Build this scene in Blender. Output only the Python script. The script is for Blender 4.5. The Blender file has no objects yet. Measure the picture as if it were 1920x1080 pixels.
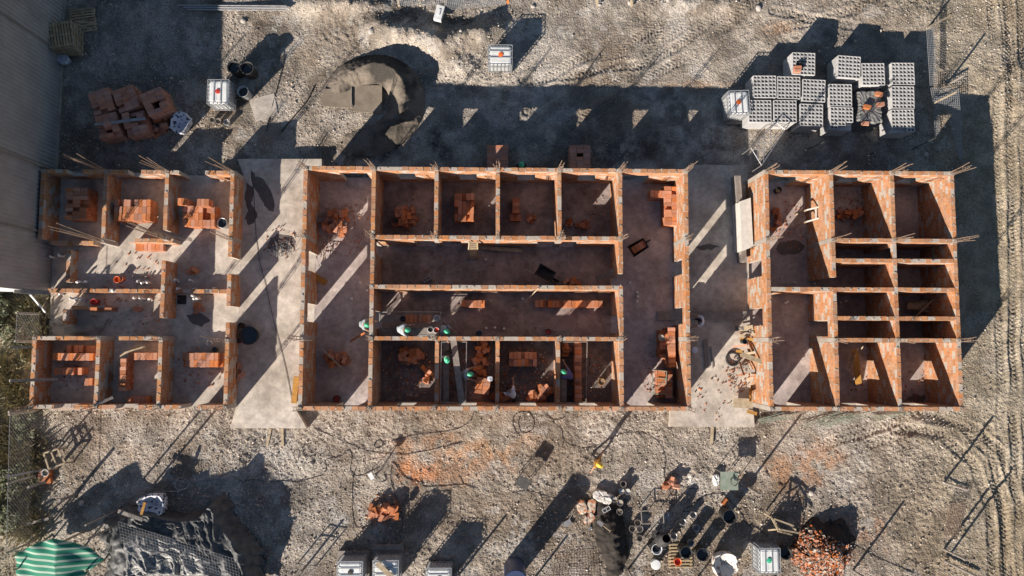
import bpy, math, random
import numpy as np
from mathutils import Vector, Matrix
R = math.radians
random.seed(7); rng = np.random.default_rng(7)
S = bpy.context.scene

# ------------------------------------------------------------------ camera
F, NX, NY, YAW, H = 1350.0, 928.1, 639.1, 0.00304, 35.0
def _basis():
    d = Vector((NX-960, NY-540, F)).normalized()
    ex = (Vector((1, 0, 0)) - d*d.x).normalized(); ey = d.cross(ex)
    c, s = math.cos(YAW), math.sin(YAW)
    return c*ex + s*ey, s*ex - c*ey, -d
WX, WY, WZ = _basis()
def P(px, py, z=0.0):
    """point at height z seen at photograph pixel (1920 x 1080)"""
    r = Vector((px-960, py-540, F)); t = (H-z)/(-(r.dot(WZ)))
    return Vector((r.dot(WX)*t, r.dot(WY)*t, z))
cd = bpy.data.cameras.new('camera'); cam = bpy.data.objects.new('camera', cd)
S.collection.objects.link(cam); S.camera = cam
cam.matrix_world = Matrix(((WX.x, -WX.y, -WX.z, 0), (WY.x, -WY.y, -WY.z, 0), (WZ.x, -WZ.y, -WZ.z, H), (0, 0, 0, 1)))
cd.lens = F/1920*36; cd.sensor_width = 36; cd.clip_end = 2000

# ------------------------------------------------------------------ light
SX, SY = 1.435, 1.80                      # shadow run per metre of height
EL = math.atan(1/math.hypot(SX, SY)); AZ = math.atan2(SX, SY)
w = bpy.data.worlds.new('World'); S.world = w; w.use_nodes = True
nt = w.node_tree; bg = nt.nodes['Background']
sky = nt.nodes.new('ShaderNodeTexSky'); sky.sky_type = 'NISHITA'; sky.sun_disc = False
sky.sun_elevation = EL; sky.sun_rotation = AZ + math.pi
sky.altitude = 700; sky.air_density = 1.0; sky.dust_density = 0.15
nt.links.new(sky.outputs[0], bg.inputs[0]); bg.inputs[1].default_value = 0.05
ld = bpy.data.lights.new('sun', 'SUN'); ld.energy = 5.0; ld.angle = R(0.5); ld.color = (1.0, 0.90, 0.79)
sun = bpy.data.objects.new('sun', ld); S.collection.objects.link(sun)
sun.rotation_euler = Vector((SX, SY, -1)).to_track_quat('-Z', 'Y').to_euler()
S.view_settings.view_transform = 'Standard'; S.view_settings.look = 'None'
S.view_settings.exposure = 0.92; S.view_settings.gamma = 1

# ------------------------------------------------------------------ mesh helpers
COL = S.collection
class MB:
    def __init__(s): s.v = []; s.f = []; s.m = []
    def add(s, vs, fs, m=0):
        b = len(s.v); s.v += [tuple(p) for p in vs]; s.f += [tuple(i+b for i in f) for f in fs]; s.m += [m]*len(fs); return s
    def box(s, cx, cy, cz, sx, sy, sz, rz=0, m=0, jit=0, tilt=(0, 0)):
        """box by centre x,y and bottom z"""
        c, n = math.cos(rz), math.sin(rz); vs = []
        for dz in (0, sz):
            for dx, dy in ((-1, -1), (1, -1), (1, 1), (-1, 1)):
                x, y = dx*sx/2, dy*sy/2
                if jit: x += random.uniform(-jit, jit); y += random.uniform(-jit, jit)
                vs.append((cx+c*x-n*y, cy+n*x+c*y, cz+dz+tilt[0]*x+tilt[1]*y))
        return s.add(vs, [(3, 2, 1, 0), (4, 5, 6, 7), (0, 1, 5, 4), (1, 2, 6, 5), (2, 3, 7, 6), (3, 0, 4, 7)], m)
    def beam(s, a, b, wd, th, m=0, up=(0, 0, 1)):
        a, b = Vector(a), Vector(b); d = (b-a); L = d.length
        if L < 1e-5: return s
        d /= L; u = Vector(up)
        if abs(d.dot(u)) > .98: u = Vector((1, 0, 0))
        x = d.cross(u).normalized()*wd/2; y = x.cross(d).normalized()*th/2
        vs = [p+i*x+j*y for p in (a, b) for i, j in ((-1, -1), (1, -1), (1, 1), (-1, 1))]
        return s.add(vs, [(3, 2, 1, 0), (4, 5, 6, 7), (0, 1, 5, 4), (1, 2, 6, 5), (2, 3, 7, 6), (3, 0, 4, 7)], m)
    def tube(s, pts, r, n=6, m=0, cap=True):
        pts = [Vector(p) for p in pts]; b = []; rr = r if isinstance(r, (list, tuple)) else [r]*len(pts)
        u = None; vs = []
        for i, p in enumerate(pts):
            d = (pts[min(i+1, len(pts)-1)] - pts[max(i-1, 0)]).normalized()
            if u is None: u = d.orthogonal().normalized()
            u = (u - d*u.dot(d)).normalized(); v = d.cross(u)
            for k in range(n):
                a = 2*math.pi*k/n; vs.append(p + rr[i]*(math.cos(a)*u + math.sin(a)*v))
        fs = [(i*n+k, i*n+(k+1) % n, (i+1)*n+(k+1) % n, (i+1)*n+k) for i in range(len(pts)-1) for k in range(n)]
        if cap: fs += [tuple(range(n))[::-1], tuple((len(pts)-1)*n+k for k in range(n))]
        return s.add(vs, fs, m)
    def lathe(s, c, prof, n=20, m=0, sx=1, sy=1, tilt=(0, 0)):
        vs = []; k0 = len(prof)
        for r, z in prof:
            for k in range(n):
                a = 2*math.pi*k/n; x, y = r*math.cos(a)*sx, r*math.sin(a)*sy
                vs.append((c[0]+x+tilt[0]*z, c[1]+y+tilt[1]*z, c[2]+z))
        fs = [(i*n+k, i*n+(k+1) % n, (i+1)*n+(k+1) % n, (i+1)*n+k) for i in range(k0-1) for k in range(n)]
        fs += [tuple(range(n))[::-1], tuple((k0-1)*n+k for k in range(n))]
        return s.add(vs, fs, m)
    def mesh(s, name, mats, smooth=False, bevel=0):
        me = bpy.data.meshes.new(name); me.from_pydata(s.v, [], s.f)
        for m in (mats if isinstance(mats, (list, tuple)) else [mats]): me.materials.append(m)
        me.polygons.foreach_set('material_index', s.m)
        if smooth: me.polygons.foreach_set('use_smooth', [True]*len(s.f))
        me.update(); return me
def link(name, me, parent=None, loc=None, rz=0, label=None, cat=None, group=None, kind=None):
    o = bpy.data.objects.new(name, me); COL.objects.link(o)
    if parent: o.parent = parent
    if loc is not None: o.location = loc
    o.rotation_euler = (0, 0, rz)
    for k, v in (('label', label), ('category', cat), ('group', group), ('kind', kind)):
        if v: o[k] = v
    return o
def thing(name, label, cat, loc=(0, 0, 0), rz=0, group=None): return link(name, None, None, loc, rz, label, cat, group)
def copy_thing(root, loc, rz, label, group=None):
    def cp(o, par):
        c = o.copy(); COL.objects.link(c); c.parent = par
        for ch in list(o.children): cp(ch, c)
        return c
    r = cp(root, None); r.location = loc; r.rotation_euler = (0, 0, rz); r['label'] = label
    if group: r['group'] = group
    return r

# ------------------------------------------------------------------ materials
def mat(name, col, rough=.85, col2=None, scale=8.0, bump=0.0, bscale=60.0, island=0.0, objr=0.0, metal=0.0, attr=None, detail=4, speck=None, spec=.3, c2pos=(.35, .68)):
    m = bpy.data.materials.new(name); m.use_nodes = True; t = m.node_tree; N = t.nodes; L = t.links
    b = N['Principled BSDF']; b.inputs['Roughness'].default_value = rough; b.inputs['Metallic'].default_value = metal
    b.inputs['Specular IOR Level'].default_value = spec
    tc = N.new('ShaderNodeTexCoord'); out = None
    if attr:
        a = N.new('ShaderNodeVertexColor'); a.layer_name = attr; out = a.outputs[0]
    else:
        rgb = N.new('ShaderNodeRGB'); rgb.outputs[0].default_value = (*col, 1); out = rgb.outputs[0]
    if col2:
        n = N.new('ShaderNodeTexNoise'); n.inputs['Scale'].default_value = scale; n.inputs['Detail'].default_value = detail
        L.new(tc.outputs['Object'], n.inputs['Vector'])
        r = N.new('ShaderNodeMapRange'); r.inputs[1].default_value = c2pos[0]; r.inputs[2].default_value = c2pos[1]
        L.new(n.outputs[0], r.inputs[0]); mx = N.new('ShaderNodeMix'); mx.data_type = 'RGBA'
        L.new(r.outputs[0], mx.inputs[0]); L.new(out, mx.inputs[6]); mx.inputs[7].default_value = (*col2, 1); out = mx.outputs[2]
    if speck:
        sc, lo, hi = speck
        n = N.new('ShaderNodeTexNoise'); n.inputs['Scale'].default_value = sc; n.inputs['Detail'].default_value = 6; n.inputs['Roughness'].default_value = .7
        L.new(tc.outputs['Object'], n.inputs['Vector'])
        r = N.new('ShaderNodeMapRange'); r.inputs[1].default_value = .3; r.inputs[2].default_value = .7; r.inputs[3].default_value = lo; r.inputs[4].default_value = hi
        L.new(n.outputs[0], r.inputs[0]); mx = N.new('ShaderNodeVectorMath'); mx.operation = 'SCALE'
        L.new(out, mx.inputs[0]); L.new(r.outputs[0], mx.inputs['Scale']); out = mx.outputs[0]
    for amt, kind in ((island, 'i'), (objr, 'o')):
        if not amt: continue
        g = N.new('ShaderNodeNewGeometry' if kind == 'i' else 'ShaderNodeObjectInfo')
        r = N.new('ShaderNodeMapRange'); r.inputs[3].default_value = 1-amt; r.inputs[4].default_value = 1+amt
        L.new(g.outputs['Random Per Island' if kind == 'i' else 'Random'], r.inputs[0])
        mx = N.new('ShaderNodeVectorMath'); mx.operation = 'SCALE'
        L.new(out, mx.inputs[0]); L.new(r.outputs[0], mx.inputs['Scale']); out = mx.outputs[0]
        # a little hue drift too
        h = N.new('ShaderNodeHueSaturation'); mr = N.new('ShaderNodeMapRange')
        ml = N.new('ShaderNodeMath'); ml.operation = 'MULTIPLY'; ml.inputs[1].default_value = 7.13
        fr = N.new('ShaderNodeMath'); fr.operation = 'FRACT'
        L.new(g.outputs['Random Per Island' if kind == 'i' else 'Random'], ml.inputs[0]); L.new(ml.outputs[0], fr.inputs[0]); L.new(fr.outputs[0], mr.inputs[0])
        mr.inputs[3].default_value = 1-amt*.8; mr.inputs[4].default_value = 1+amt*.5
        L.new(mr.outputs[0], h.inputs['Saturation']); L.new(out, h.inputs['Color']); out = h.outputs[0]
    L.new(out, b.inputs['Base Color'])
    if bump:
        n = N.new('ShaderNodeTexNoise'); n.inputs['Scale'].default_value = bscale; n.inputs['Detail'].default_value = 5
        L.new(tc.outputs['Object'], n.inputs['Vector']); bp = N.new('ShaderNodeBump'); bp.inputs['Strength'].default_value = 1
        bp.inputs['Distance'].default_value = bump; L.new(n.outputs[0], bp.inputs['Height']); L.new(bp.outputs[0], b.inputs['Normal'])
    return m
M = {}
M['brick'] = mat('brick', (.45, .19, .085), .9, (.44, .25, .135), 3, .004, 40, island=.17, speck=(10, .72, 1.2))
M['brick_loose'] = mat('brick_loose', (.45, .155, .07), .9, (.46, .22, .12), 6, .003, 50, objr=.25, speck=(30, .85, 1.15))
M['rubble_brick'] = mat('rubble_brick', (.42, .145, .06), .9, (.42, .25, .15), 3, c2pos=(.45, .75), island=.4)
M['mortar'] = mat('mortar', (.46, .41, .35), .95, (.36, .30, .25), 12, .004, 60)
M['concrete'] = mat('concrete', (.40, .36, .31), .92, (.30, .25, .21), 1.2, .003, 50, speck=(9, .85, 1.15))
M['slab'] = mat('slab', (.58, .52, .45), .9, (.38, .33, .28), .9, .006, 30, speck=(3.5, .70, 1.22), detail=9)
M['floor_red'] = mat('floor_red', (.52, .45, .42), .9, (.31, .255, .24), .8, .004, 30, speck=(4, .66, 1.22), detail=9)
M['earth'] = mat('earth', (.3, .25, .2), .95, None, bump=.06, bscale=13, attr='col', speck=(15, .45, 1.6), spec=.15)
M['stone'] = mat('stone', (.36, .31, .26), .9, island=.6, speck=(40, .9, 1.1))
M['sand'] = mat('sand', (.27, .225, .175), .97, (.20, .165, .13), 2, .02, 30, speck=(40, .75, 1.2), spec=.1)
M['darksand'] = mat('darksand', (.050, .043, .038), .97, (.025, .022, .02), 3, .02, 25, speck=(40, .7, 1.4), spec=.1)
M['dampsand'] = mat('damp_sand', (.19, .16, .13), .97, (.05, .045, .04), .45, .03, 22, speck=(20, .6, 1.4), spec=.1, c2pos=(.45, .56))
M['rebar'] = mat('rebar', (.33, .25, .19), .7, (.24, .15, .10), 9, metal=.2)
M['steel'] = mat('steel', (.42, .42, .43), .45, (.30, .27, .25), 5, metal=.6)
M['cage'] = mat('cage', (.33, .34, .35), .5, metal=.3)
M['white'] = mat('white_plastic', (.74, .75, .74), .4, (.60, .61, .60), 3, objr=.06, spec=.5)
M['wood'] = mat('wood', (.44, .35, .22), .85, (.30, .22, .13), 6, .002, 40, island=.2)
M['greywood'] = mat('greywood', (.27, .24, .21), .9, (.19, .16, .14), 5, .002, 40, island=.2)
M['block'] = mat('block', (.46, .455, .45), .95, (.38, .375, .37), 6, .004, 60, objr=.10, speck=(30, .9, 1.1))
M['cable'] = mat('cable', (.035, .03, .03), .6)
M['black'] = mat('black_rubber', (.025, .025, .028), .7, (.06, .055, .05), 8)
M['orange'] = mat('orange_plastic', (.80, .16, .03), .45, spec=.5)
M['red'] = mat('red_plastic', (.45, .045, .03), .5, spec=.5)
M['helmet'] = mat('green_helmet', (.06, .42, .24), .35, spec=.5)
M['helmet_w'] = mat('pale_helmet', (.62, .66, .58), .35, spec=.5)
M['helmet_y'] = mat('yellow_helmet', (.75, .50, .05), .35, spec=.5)
M['skin'] = mat('skin', (.36, .20, .13), .6)
M['hair'] = mat('hair', (.018, .014, .012), .7)
M['dark_cloth'] = mat('dark_trousers', (.03, .035, .05), .9, (.05, .05, .06), 8)
M['grey_cloth'] = mat('grey_shirt', (.44, .48, .49), .9, (.24, .28, .30), 9)
M['white_cloth'] = mat('white_shirt', (.74, .74, .82), .9, (.60, .62, .70), 6)
M['navy_cloth'] = mat('navy_shirt', (.12, .10, .24), .9, (.17, .15, .32), 6)
M['boot'] = mat('boots', (.05, .035, .025), .8)
M['tarp'] = mat('black_tarp', (.045, .047, .05), .55, (.10, .10, .098), 3, .02, 10, spec=.35)
M['greytarp'] = mat('grey_tarp', (.19, .19, .18), .55, (.14, .14, .135), 4, .01, 10, spec=.4)
M['plastic'] = mat('dusty_plastic', (.24, .235, .225), .38, (.10, .10, .10), 7, .02, 22, spec=.4, c2pos=(.45, .6))
M['water'] = mat('dark_water', (.02, .022, .025), .08, spec=.8)
M['wet'] = mat('wet_stain', (.10, .083, .078), .5, (.14, .115, .105), 3, spec=.4)
M['leaf'] = mat('leaf', (.12, .14, .075), .8, (.20, .20, .12), 3, island=.45)
M['straw'] = mat('straw', (.36, .31, .19), .9, (.26, .24, .13), 3, island=.35)
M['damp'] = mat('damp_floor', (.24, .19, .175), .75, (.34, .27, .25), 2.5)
M['bluetank'] = mat('blue_plastic', (.035, .055, .13), .5, spec=.5)
M['pvc'] = mat('white_pvc', (.75, .75, .73), .4, spec=.5)
M['greenpaint'] = mat('green_grey_board', (.20, .25, .19), .8, (.28, .31, .26), 5)
M['yellowwood'] = mat('ochre_plank', (.42, .22, .05), .85, (.30, .15, .04), 8, .002, 30)
M['styro'] = mat('white_polystyrene', (.60, .58, .54), .85, (.50, .48, .44), 5, .004, 40)

# corrugated siding: ribs are geometry, colour here
M['siding'] = mat('grey_siding', (.36, .35, .345), .6, (.29, .28, .275), 1.2, metal=.1)
M['greywall'] = mat('warehouse_trim', (.62, .62, .6), .7)

def stripe_mat():
    m = bpy.data.materials.new('green_white_striped_cloth'); m.use_nodes = True; t = m.node_tree; b = t.nodes['Principled BSDF']
    tc = t.nodes.new('ShaderNodeTexCoord'); wv = t.nodes.new('ShaderNodeTexWave'); wv.wave_type = 'BANDS'; wv.bands_direction = 'Y'
    wv.inputs['Scale'].default_value = 1.25; wv.inputs['Distortion'].default_value = .6; wv.inputs['Detail'].default_value = 1; wv.inputs['Detail Scale'].default_value = .6
    cr = t.nodes.new('ShaderNodeValToRGB'); cr.color_ramp.elements[0].position = .70; cr.color_ramp.elements[1].position = .78
    cr.color_ramp.elements[0].color = (.0, .17, .10, 1); cr.color_ramp.elements[1].color = (.33, .42, .34, 1)
    t.links.new(tc.outputs['Object'], wv.inputs['Vector']); t.links.new(wv.outputs[0], cr.inputs[0]); t.links.new(cr.outputs[0], b.inputs['Base Color'])
    b.inputs['Roughness'].default_value = .7; return m
M['stripe'] = stripe_mat()

# ------------------------------------------------------------------ noise + ground
def vn(x, y, seed=0):
    xi = np.floor(x).astype(np.int64); yi = np.floor(y).astype(np.int64); fx = x-xi; fy = y-yi
    fx = fx*fx*fx*(fx*(fx*6-15)+10); fy = fy*fy*fy*(fy*(fy*6-15)+10)
    def h(a, b):
        n = (a*374761393 + b*668265263 + seed*1442695041) & 0xffffffff
        n = ((n ^ (n >> 13))*1274126177) & 0xffffffff
        n = (n ^ (n >> 16)) & 0xffff
        return n/65535.0
    return (h(xi, yi)*(1-fx)+h(xi+1, yi)*fx)*(1-fy) + (h(xi, yi+1)*(1-fx)+h(xi+1, yi+1)*fx)*fy
def fbm(x, y, s, o=4, seed=0, g=.5):
    r = 0; a = 1; t = 0
    for i in range(o):
        r = r + a*vn(x*s+17*i, y*s-9*i, seed+i); t += a; a *= g; s *= 2.03
    return r/t
def sst(a, b, x):
    t = np.clip((x-a)/(b-a), 0, 1); return t*t*(3-2*t)
def pw(px, py): q = P(px, py, 0); return q.x, q.y
def blob(x, y, px, py, rx, ry, rot=0):
    cx, cy = pw(px, py); c, s = math.cos(rot), math.sin(rot); dx, dy = x-cx, y-cy
    u = (c*dx+s*dy)/rx; v = (-s*dx+c*dy)/ry
    return np.sqrt(u*u+v*v) + (fbm(x, y, .9, 5, 91, .6)-.5)*2.0
def seg_dist(x, y, pts):
    """distance to polyline and arc length along it"""
    best = np.full(np.shape(x), 1e9); arc = np.zeros(np.shape(x)); acc = 0
    for (ax, ay), (bx, by) in zip(pts[:-1], pts[1:]):
        L = math.hypot(bx-ax, by-ay); t = np.clip(((x-ax)*(bx-ax)+(y-ay)*(by-ay))/L/L, 0, 1)
        dx, dy = x-ax-t*(bx-ax), y-ay-t*(by-ay); d = np.hypot(dx, dy); sgn = np.sign((bx-ax)*dy-(by-ay)*dx)
        k = d < np.abs(best); best = np.where(k, d*np.where(sgn == 0, 1, sgn), best); arc = np.where(k, acc+t*L, arc); acc += L
    return best, arc
TRACKS = [[(1880, -60), (1893, 300), (1900, 600), (1905, 1120)], [(1855, 800), (1900, 1130)],
          [(1912, -60), (1920, 300), (1925, 620), (1930, 1120)],
          [(960, 210), (1150, 110), (1330, -40)], [(1010, 225), (1230, 90), (1420, -60)], [(1090, 225), (1300, 100), (1490, -60)],
          [(1700, 800), (1790, 815), (1850, 870), (1880, 960), (1885, 1120)], [(1730, 770), (1830, 800), (1880, 850), (1908, 940), (1915, 1120)],
          [(1450, 20), (1640, 60), (1750, 20), (1850, -60)], [(1440, 60), (1600, 20), (1700, -50)],
          [(1470, 900), (1580, 850), (1720, 800)], [(1250, 30), (1200, 120), (980, 150)], [(790, 150), (860, 160), (1000, 190)],
          [(1800, 260), (1850, 170), (1920, 90)], [(1830, 300), (1880, 200), (1960, 130)]]
TRACKS = [[pw(*q) for q in t] for t in TRACKS]
for _i in (0, 1, 2, 3, 4, 5, 6, 7, 10): TRACKS.append([(x-.62, y+(.45 if 3 <= _i <= 5 or _i == 10 else 0)) for x, y in TRACKS[_i]])
def base_h(x, y):
    h = .28*sst(-9.5, -13, x) + .10*(fbm(x, y, .12, 3, 5)-.5)*2
    inb = sst(.8, .1, np.maximum(np.abs(x)-21.4, np.abs(y-2.4)-5.4))       # kept calm by the building
    return h*(1-.0*inb)
def ground_h(x, y):
    h = base_h(x, y)
    clod = fbm(x, y, 2.6, 4, 11, .6)-.5
    rough = .30 + 1.05*sst(.40, .62, fbm(x, y, .28, 4, 33)) ; rough = rough*(1-.55*sst(1.5, 3, x)*sst(15.5, 13.5, x)*sst(12.6, 13, y))*(1-.5*sst(22, 23.5, x)); rough = rough*(1-.65*sst(-9, -7.5, x)*sst(22, 21, x)*sst(7.9, 8.3, y)*sst(12.9, 12.4, y))
    h = h + clod*.04*rough + (fbm(x, y, 9, 2, 21, .8)-.5)*.085*(.5+.5*rough)
    wig = .25*(fbm(x, y, .5, 2, 44)-.5)
    for i, t in enumerate(TRACKS):
        d, a = seg_dist(x, y, t); d = d+wig; k = sst(.27, .20, np.abs(d))
        tread = np.sin((a + np.abs(d)*.9)*2*math.pi/.20)
        fade = sst(.25, .55, fbm(x, y, .35, 2, 60+i))
        h = h + k*fade*(-.035 + .03*tread) + fade*.02*np.exp(-((np.abs(d)-.33)/.07)**2)
    # earth heaped along the top of the plot
    for px, py, rx, ry, hh, ro in ((735, 62, 1.2, .55, .75, -.3), (800, 75, .9, .6, .45, -.4), (885, 72, 1.5, .5, .8, .25), (850, 112, 1.0, .5, .35, -.6), (1300, 8, 2.5, .5, .3, 0), (640, 12, 2.2, .5, .5, 0),
                                   (1890, 150, 2.2, 1.6, .35, 0), (1700, 30, 2, 1, .15, 0)):
        cx, cy = pw(px, py); c, s = math.cos(ro), math.sin(ro)
        u = (c*(x-cx)+s*(y-cy))/rx; v = (-s*(x-cx)+c*(y-cy))/ry; q = u*u+v*v
        h = h + hh*np.exp(-q*.8)*(.7+.7*(fbm(x, y, 1.4, 4, 71)))
    return h
def gz(x, y): return float(ground_h(np.array([x]), np.array([y]))[0])
def ground_cols(x, y):
    def c(*v): return np.array(v)
    n = fbm(x, y, .35, 5, 3, .6)[..., None]; n2 = fbm(x, y, 1.3, 4, 8, .6)[..., None]; n3 = fbm(x, y, .18, 3, 15)[..., None]
    n = sst(.30, .68, n); n2 = sst(.25, .75, n2); col = c(.20, .16, .122)*(1-n) + c(.335, .292, .245)*n
    col = col*(.66+.62*n2)
    g = sst(.5, .72, n3); col = col*(1-g*.5) + c(.42, .385, .34)*(.55+.6*n2)*g*.5
    g2 = sst(.56, .74, fbm(x, y, .7, 4, 95, .6))[..., None]; col = col*(1-g2*.55) + c(.19, .15, .115)*g2*.55
    g3 = sst(.60, .70, fbm(x, y, .9, 5, 96, .65))[..., None]; col = col*(1-g3*.6) + c(.50, .465, .42)*g3*.5
    # brown soil at the right edge, straw ground at the left
    k = sst(17, 24, x)[..., None]*.55; col = col*(1-k)+c(.30, .245, .165)*(.8+.4*n2)*k
    k = sst(-19.5, -22.5, x)[..., None]*(y < 3)[..., None]*.6; col = col*(1-k)+c(.34, .30, .20)*(.7+.6*n2)*k
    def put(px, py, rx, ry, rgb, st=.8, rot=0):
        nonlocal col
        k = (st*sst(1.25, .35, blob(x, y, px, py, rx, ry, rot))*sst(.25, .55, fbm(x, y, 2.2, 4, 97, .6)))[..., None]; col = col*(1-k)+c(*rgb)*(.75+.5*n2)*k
    put(850, 865, 2.8, 1.2, (.40, .21, .11), .6); put(790, 890, .9, .7, (.44, .17, .065), .65); put(900, 840, 2.6, .7, (.42, .25, .14), .6)
    put(1490, 880, 2.4, 1.1, (.36, .19, .10), .65, .3); put(1470, 55, 1.2, .5, (.38, .2, .1), .5); put(1300, 160, 2.5, .3, (.36, .22, .13), .4)
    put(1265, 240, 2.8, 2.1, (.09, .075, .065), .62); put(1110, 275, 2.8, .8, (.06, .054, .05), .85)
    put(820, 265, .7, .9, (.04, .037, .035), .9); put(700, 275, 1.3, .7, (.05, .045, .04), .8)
    put(230, 170, 5, 5, (.20, .185, .175), .6); put(1600, 120, 4, 3, (.17, .155, .145), .5); put(990, 240, 5, 1.5, (.22, .2, .18), .5)  # shaded stretches: some of the shade's darkness is painted into the ground colour
    put(730, 30, 1.6, .7, (.055, .045, .04), .8); put(880, 35, 2.2, .5, (.06, .05, .045), .8); put(470, 110, 1.6, 1.6, (.2, .19, .18), .4)  # near-black pockets behind the heaps: dark earth with their shadow painted in
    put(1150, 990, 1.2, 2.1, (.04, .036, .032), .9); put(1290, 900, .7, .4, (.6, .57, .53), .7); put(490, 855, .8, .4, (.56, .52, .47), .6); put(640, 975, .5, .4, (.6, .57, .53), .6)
    put(1560, 1010, 2, 1.6, (.30, .13, .07), .5); put(1860, 420, .9, 6, (.36, .30, .20), .5); put(1375, 1000, 2.6, 1.6, (.33, .26, .18), .4)
    put(300, 960, 6, 2, (.19, .17, .15), .5); put(250, 850, 2.5, .8, (.42, .32, .24), .4)
    return np.clip(col, .01, .8)
def make_ground():
    def axis(a, b, st, far):
        v = list(np.arange(a, b, st)); g = st; lo = []; x = a
        while x > -far: g *= 1.35; x -= g; lo.append(x)
        hi = []; g = st; x = v[-1]
        while x < far: g *= 1.35; x += g; hi.append(x)
        return np.array(lo[::-1]+v+hi)
    xs = axis(-26.5, 28.5, .055, 400); ys = axis(-13.5, 18.6, .055, 400)
    X, Y = np.meshgrid(xs, ys); nx, ny = len(xs), len(ys)
    Z = ground_h(X, Y)
    inside = (np.abs(X-0.) < 21.2) & (Y > -3.0) & (Y < 7.8) | ((X < -20.8) & (X > -21.3) & (Y > .3) & (Y < 8))
    Z = np.where(inside, np.minimum(Z, -.06), Z)
    V = np.stack([X, Y, Z], -1).reshape(-1, 3)
    i = np.arange(nx-1); j = np.arange(ny-1); I, J = np.meshgrid(i, j); a = (J*nx+I).ravel()
    Fc = np.stack([a, a+1, a+nx+1, a+nx], -1)
    me = bpy.data.meshes.new('ground'); me.vertices.add(len(V)); me.vertices.foreach_set('co', V.ravel())
    me.loops.add(Fc.size); me.loops.foreach_set('vertex_index', Fc.ravel().astype(np.int32))
    me.polygons.add(len(Fc)); me.polygons.foreach_set('loop_start', np.arange(0, Fc.size, 4, dtype=np.int32))
    me.polygons.foreach_set('use_smooth', np.ones(len(Fc), bool)); me.update(calc_edges=True)
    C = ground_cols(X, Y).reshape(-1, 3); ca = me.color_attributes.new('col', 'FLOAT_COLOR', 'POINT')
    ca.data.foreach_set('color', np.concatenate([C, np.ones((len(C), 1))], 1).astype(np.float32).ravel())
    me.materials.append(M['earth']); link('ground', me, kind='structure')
make_ground()

def batch_mesh(name, V, Fc, mats, mi=None):
    me = bpy.data.meshes.new(name); me.vertices.add(len(V)); me.vertices.foreach_set('co', V.astype(np.float32).ravel())
    k = Fc.shape[1]; me.loops.add(Fc.size); me.loops.foreach_set('vertex_index', Fc.ravel().astype(np.int32))
    me.polygons.add(len(Fc)); me.polygons.foreach_set('loop_start', np.arange(0, Fc.size, k, dtype=np.int32)); me.update(calc_edges=True)
    for m in (mats if isinstance(mats, list) else [mats]): me.materials.append(m)
    if mi is not None: me.polygons.foreach_set('material_index', mi.astype(np.int32))
    return me
def in_build(x, y): return (np.abs(x) < 21.3) & (y > -3.15) & (y < 7.95)
def scatter_stones():
    n = 260000; x = rng.uniform(-25.5, 27.5, n); y = rng.uniform(-12.5, 17.6, n)
    dens = .08 + .8*sst(.45, .60, fbm(x, y, .35, 4, 77)) + .38*(y < -3.2) + .6*sst(15, 17, y)*(x < 10) + .5*(x > 19)*(y > 12) + .4*(x < -13)*(y > 8)
    dens = dens*(1-.7*sst(22.5, 23.5, x)*(y < 12)); dens = dens*(1-.6*((x > -6) & (x < 10) & (y > 8) & (y < 12.6))); dens = dens * (1-.8*((x > 1) & (x < 15) & (y > 12.7) & (y < 17)))
    porch = ((x > -12.4) & (x < -8.2) & (y > -4.2) & (y < 8.9)) | ((x > 8.1) & (x < 12.6) & (y > -4.2) & (y < 8.6))
    k = (rng.random(n) < dens) & ~in_build(x, y) & ~porch & ~((x < -21.3) & (y > 2.3)); x, y = x[k], y[k]; n = len(x)
    z = ground_h(x, y); r = rng.gamma(2.0, .0085, n).clip(.010, .085)
    o = np.array([[1, 0, 0], [0, 1, 0], [-1, 0, 0], [0, -1, 0], [0, 0, 1], [0, 0, -1], [.6, .6, .55], [-.6, -.5, .6]])[:6]
    D = o[None]*(r[:, None, None]*rng.uniform(.6, 1.3, (n, 6, 3))); a = rng.uniform(0, 6.28, n); c, s = np.cos(a)[:, None], np.sin(a)[:, None]
    V = np.stack([D[..., 0]*c-D[..., 1]*s, D[..., 0]*s+D[..., 1]*c, D[..., 2]*.8], -1) + np.stack([x, y, z+r*.25], -1)[:, None, :]
    t = np.array([[0, 1, 4], [1, 2, 4], [2, 3, 4], [3, 0, 4], [1, 0, 5], [2, 1, 5], [3, 2, 5], [0, 3, 5]])
    Fc = (np.arange(n)[:, None, None]*6 + t[None]).reshape(-1, 3)
    link('gravel', batch_mesh('gravel', V.reshape(-1, 3), Fc, M['stone']), kind='stuff', label='loose grey and tan stones scattered over the bare ground', cat='gravel')
scatter_stones()

# ------------------------------------------------------------------ floors
FL, FP, FR = .38, .24, .10           # left and centre floor, right porch, right floor
T, TL = 2.70, 1.62                   # wall top heights
def slab(name, pts, z, th, m, wav=0):
    n = len(pts); vs = [(x, y, z) for x, y in pts] + [(x, y, z-th) for x, y in pts]
    fs = [tuple(range(n))] + [(i, i+n, (i+1) % n + n, (i+1) % n) for i in range(n)]
    mb = MB(); mb.add(vs, fs); o = link(name, mb.mesh(name, m), kind='structure'); return o
def rect(x0, y0, x1, y1): return [(x0, y0), (x1, y0), (x1, y1), (x0, y1)]
XL = [-20.97, -18.10, -15.29, -12.27]; XC = [-8.60, -5.53, -2.69, .10, 2.90, 5.68, 8.70]; XR = [12.42, 15.43, 18.26, 21.07]
YS, Y3, Y2, Y1, YN = -3.00, .10, 2.41, 4.65, 7.78
slab('floor_left', rect(-21.1, -3.12, -12.2, 7.92), FL-.01, .5, M['slab'])
slab('floor_centre', rect(-8.62, -3.10, 8.72, 7.88), FL, .5, M['floor_red'])
slab('floor_right', rect(12.40, -3.10, 21.16, 7.88), FR, .4, M['floor_red'])
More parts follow.
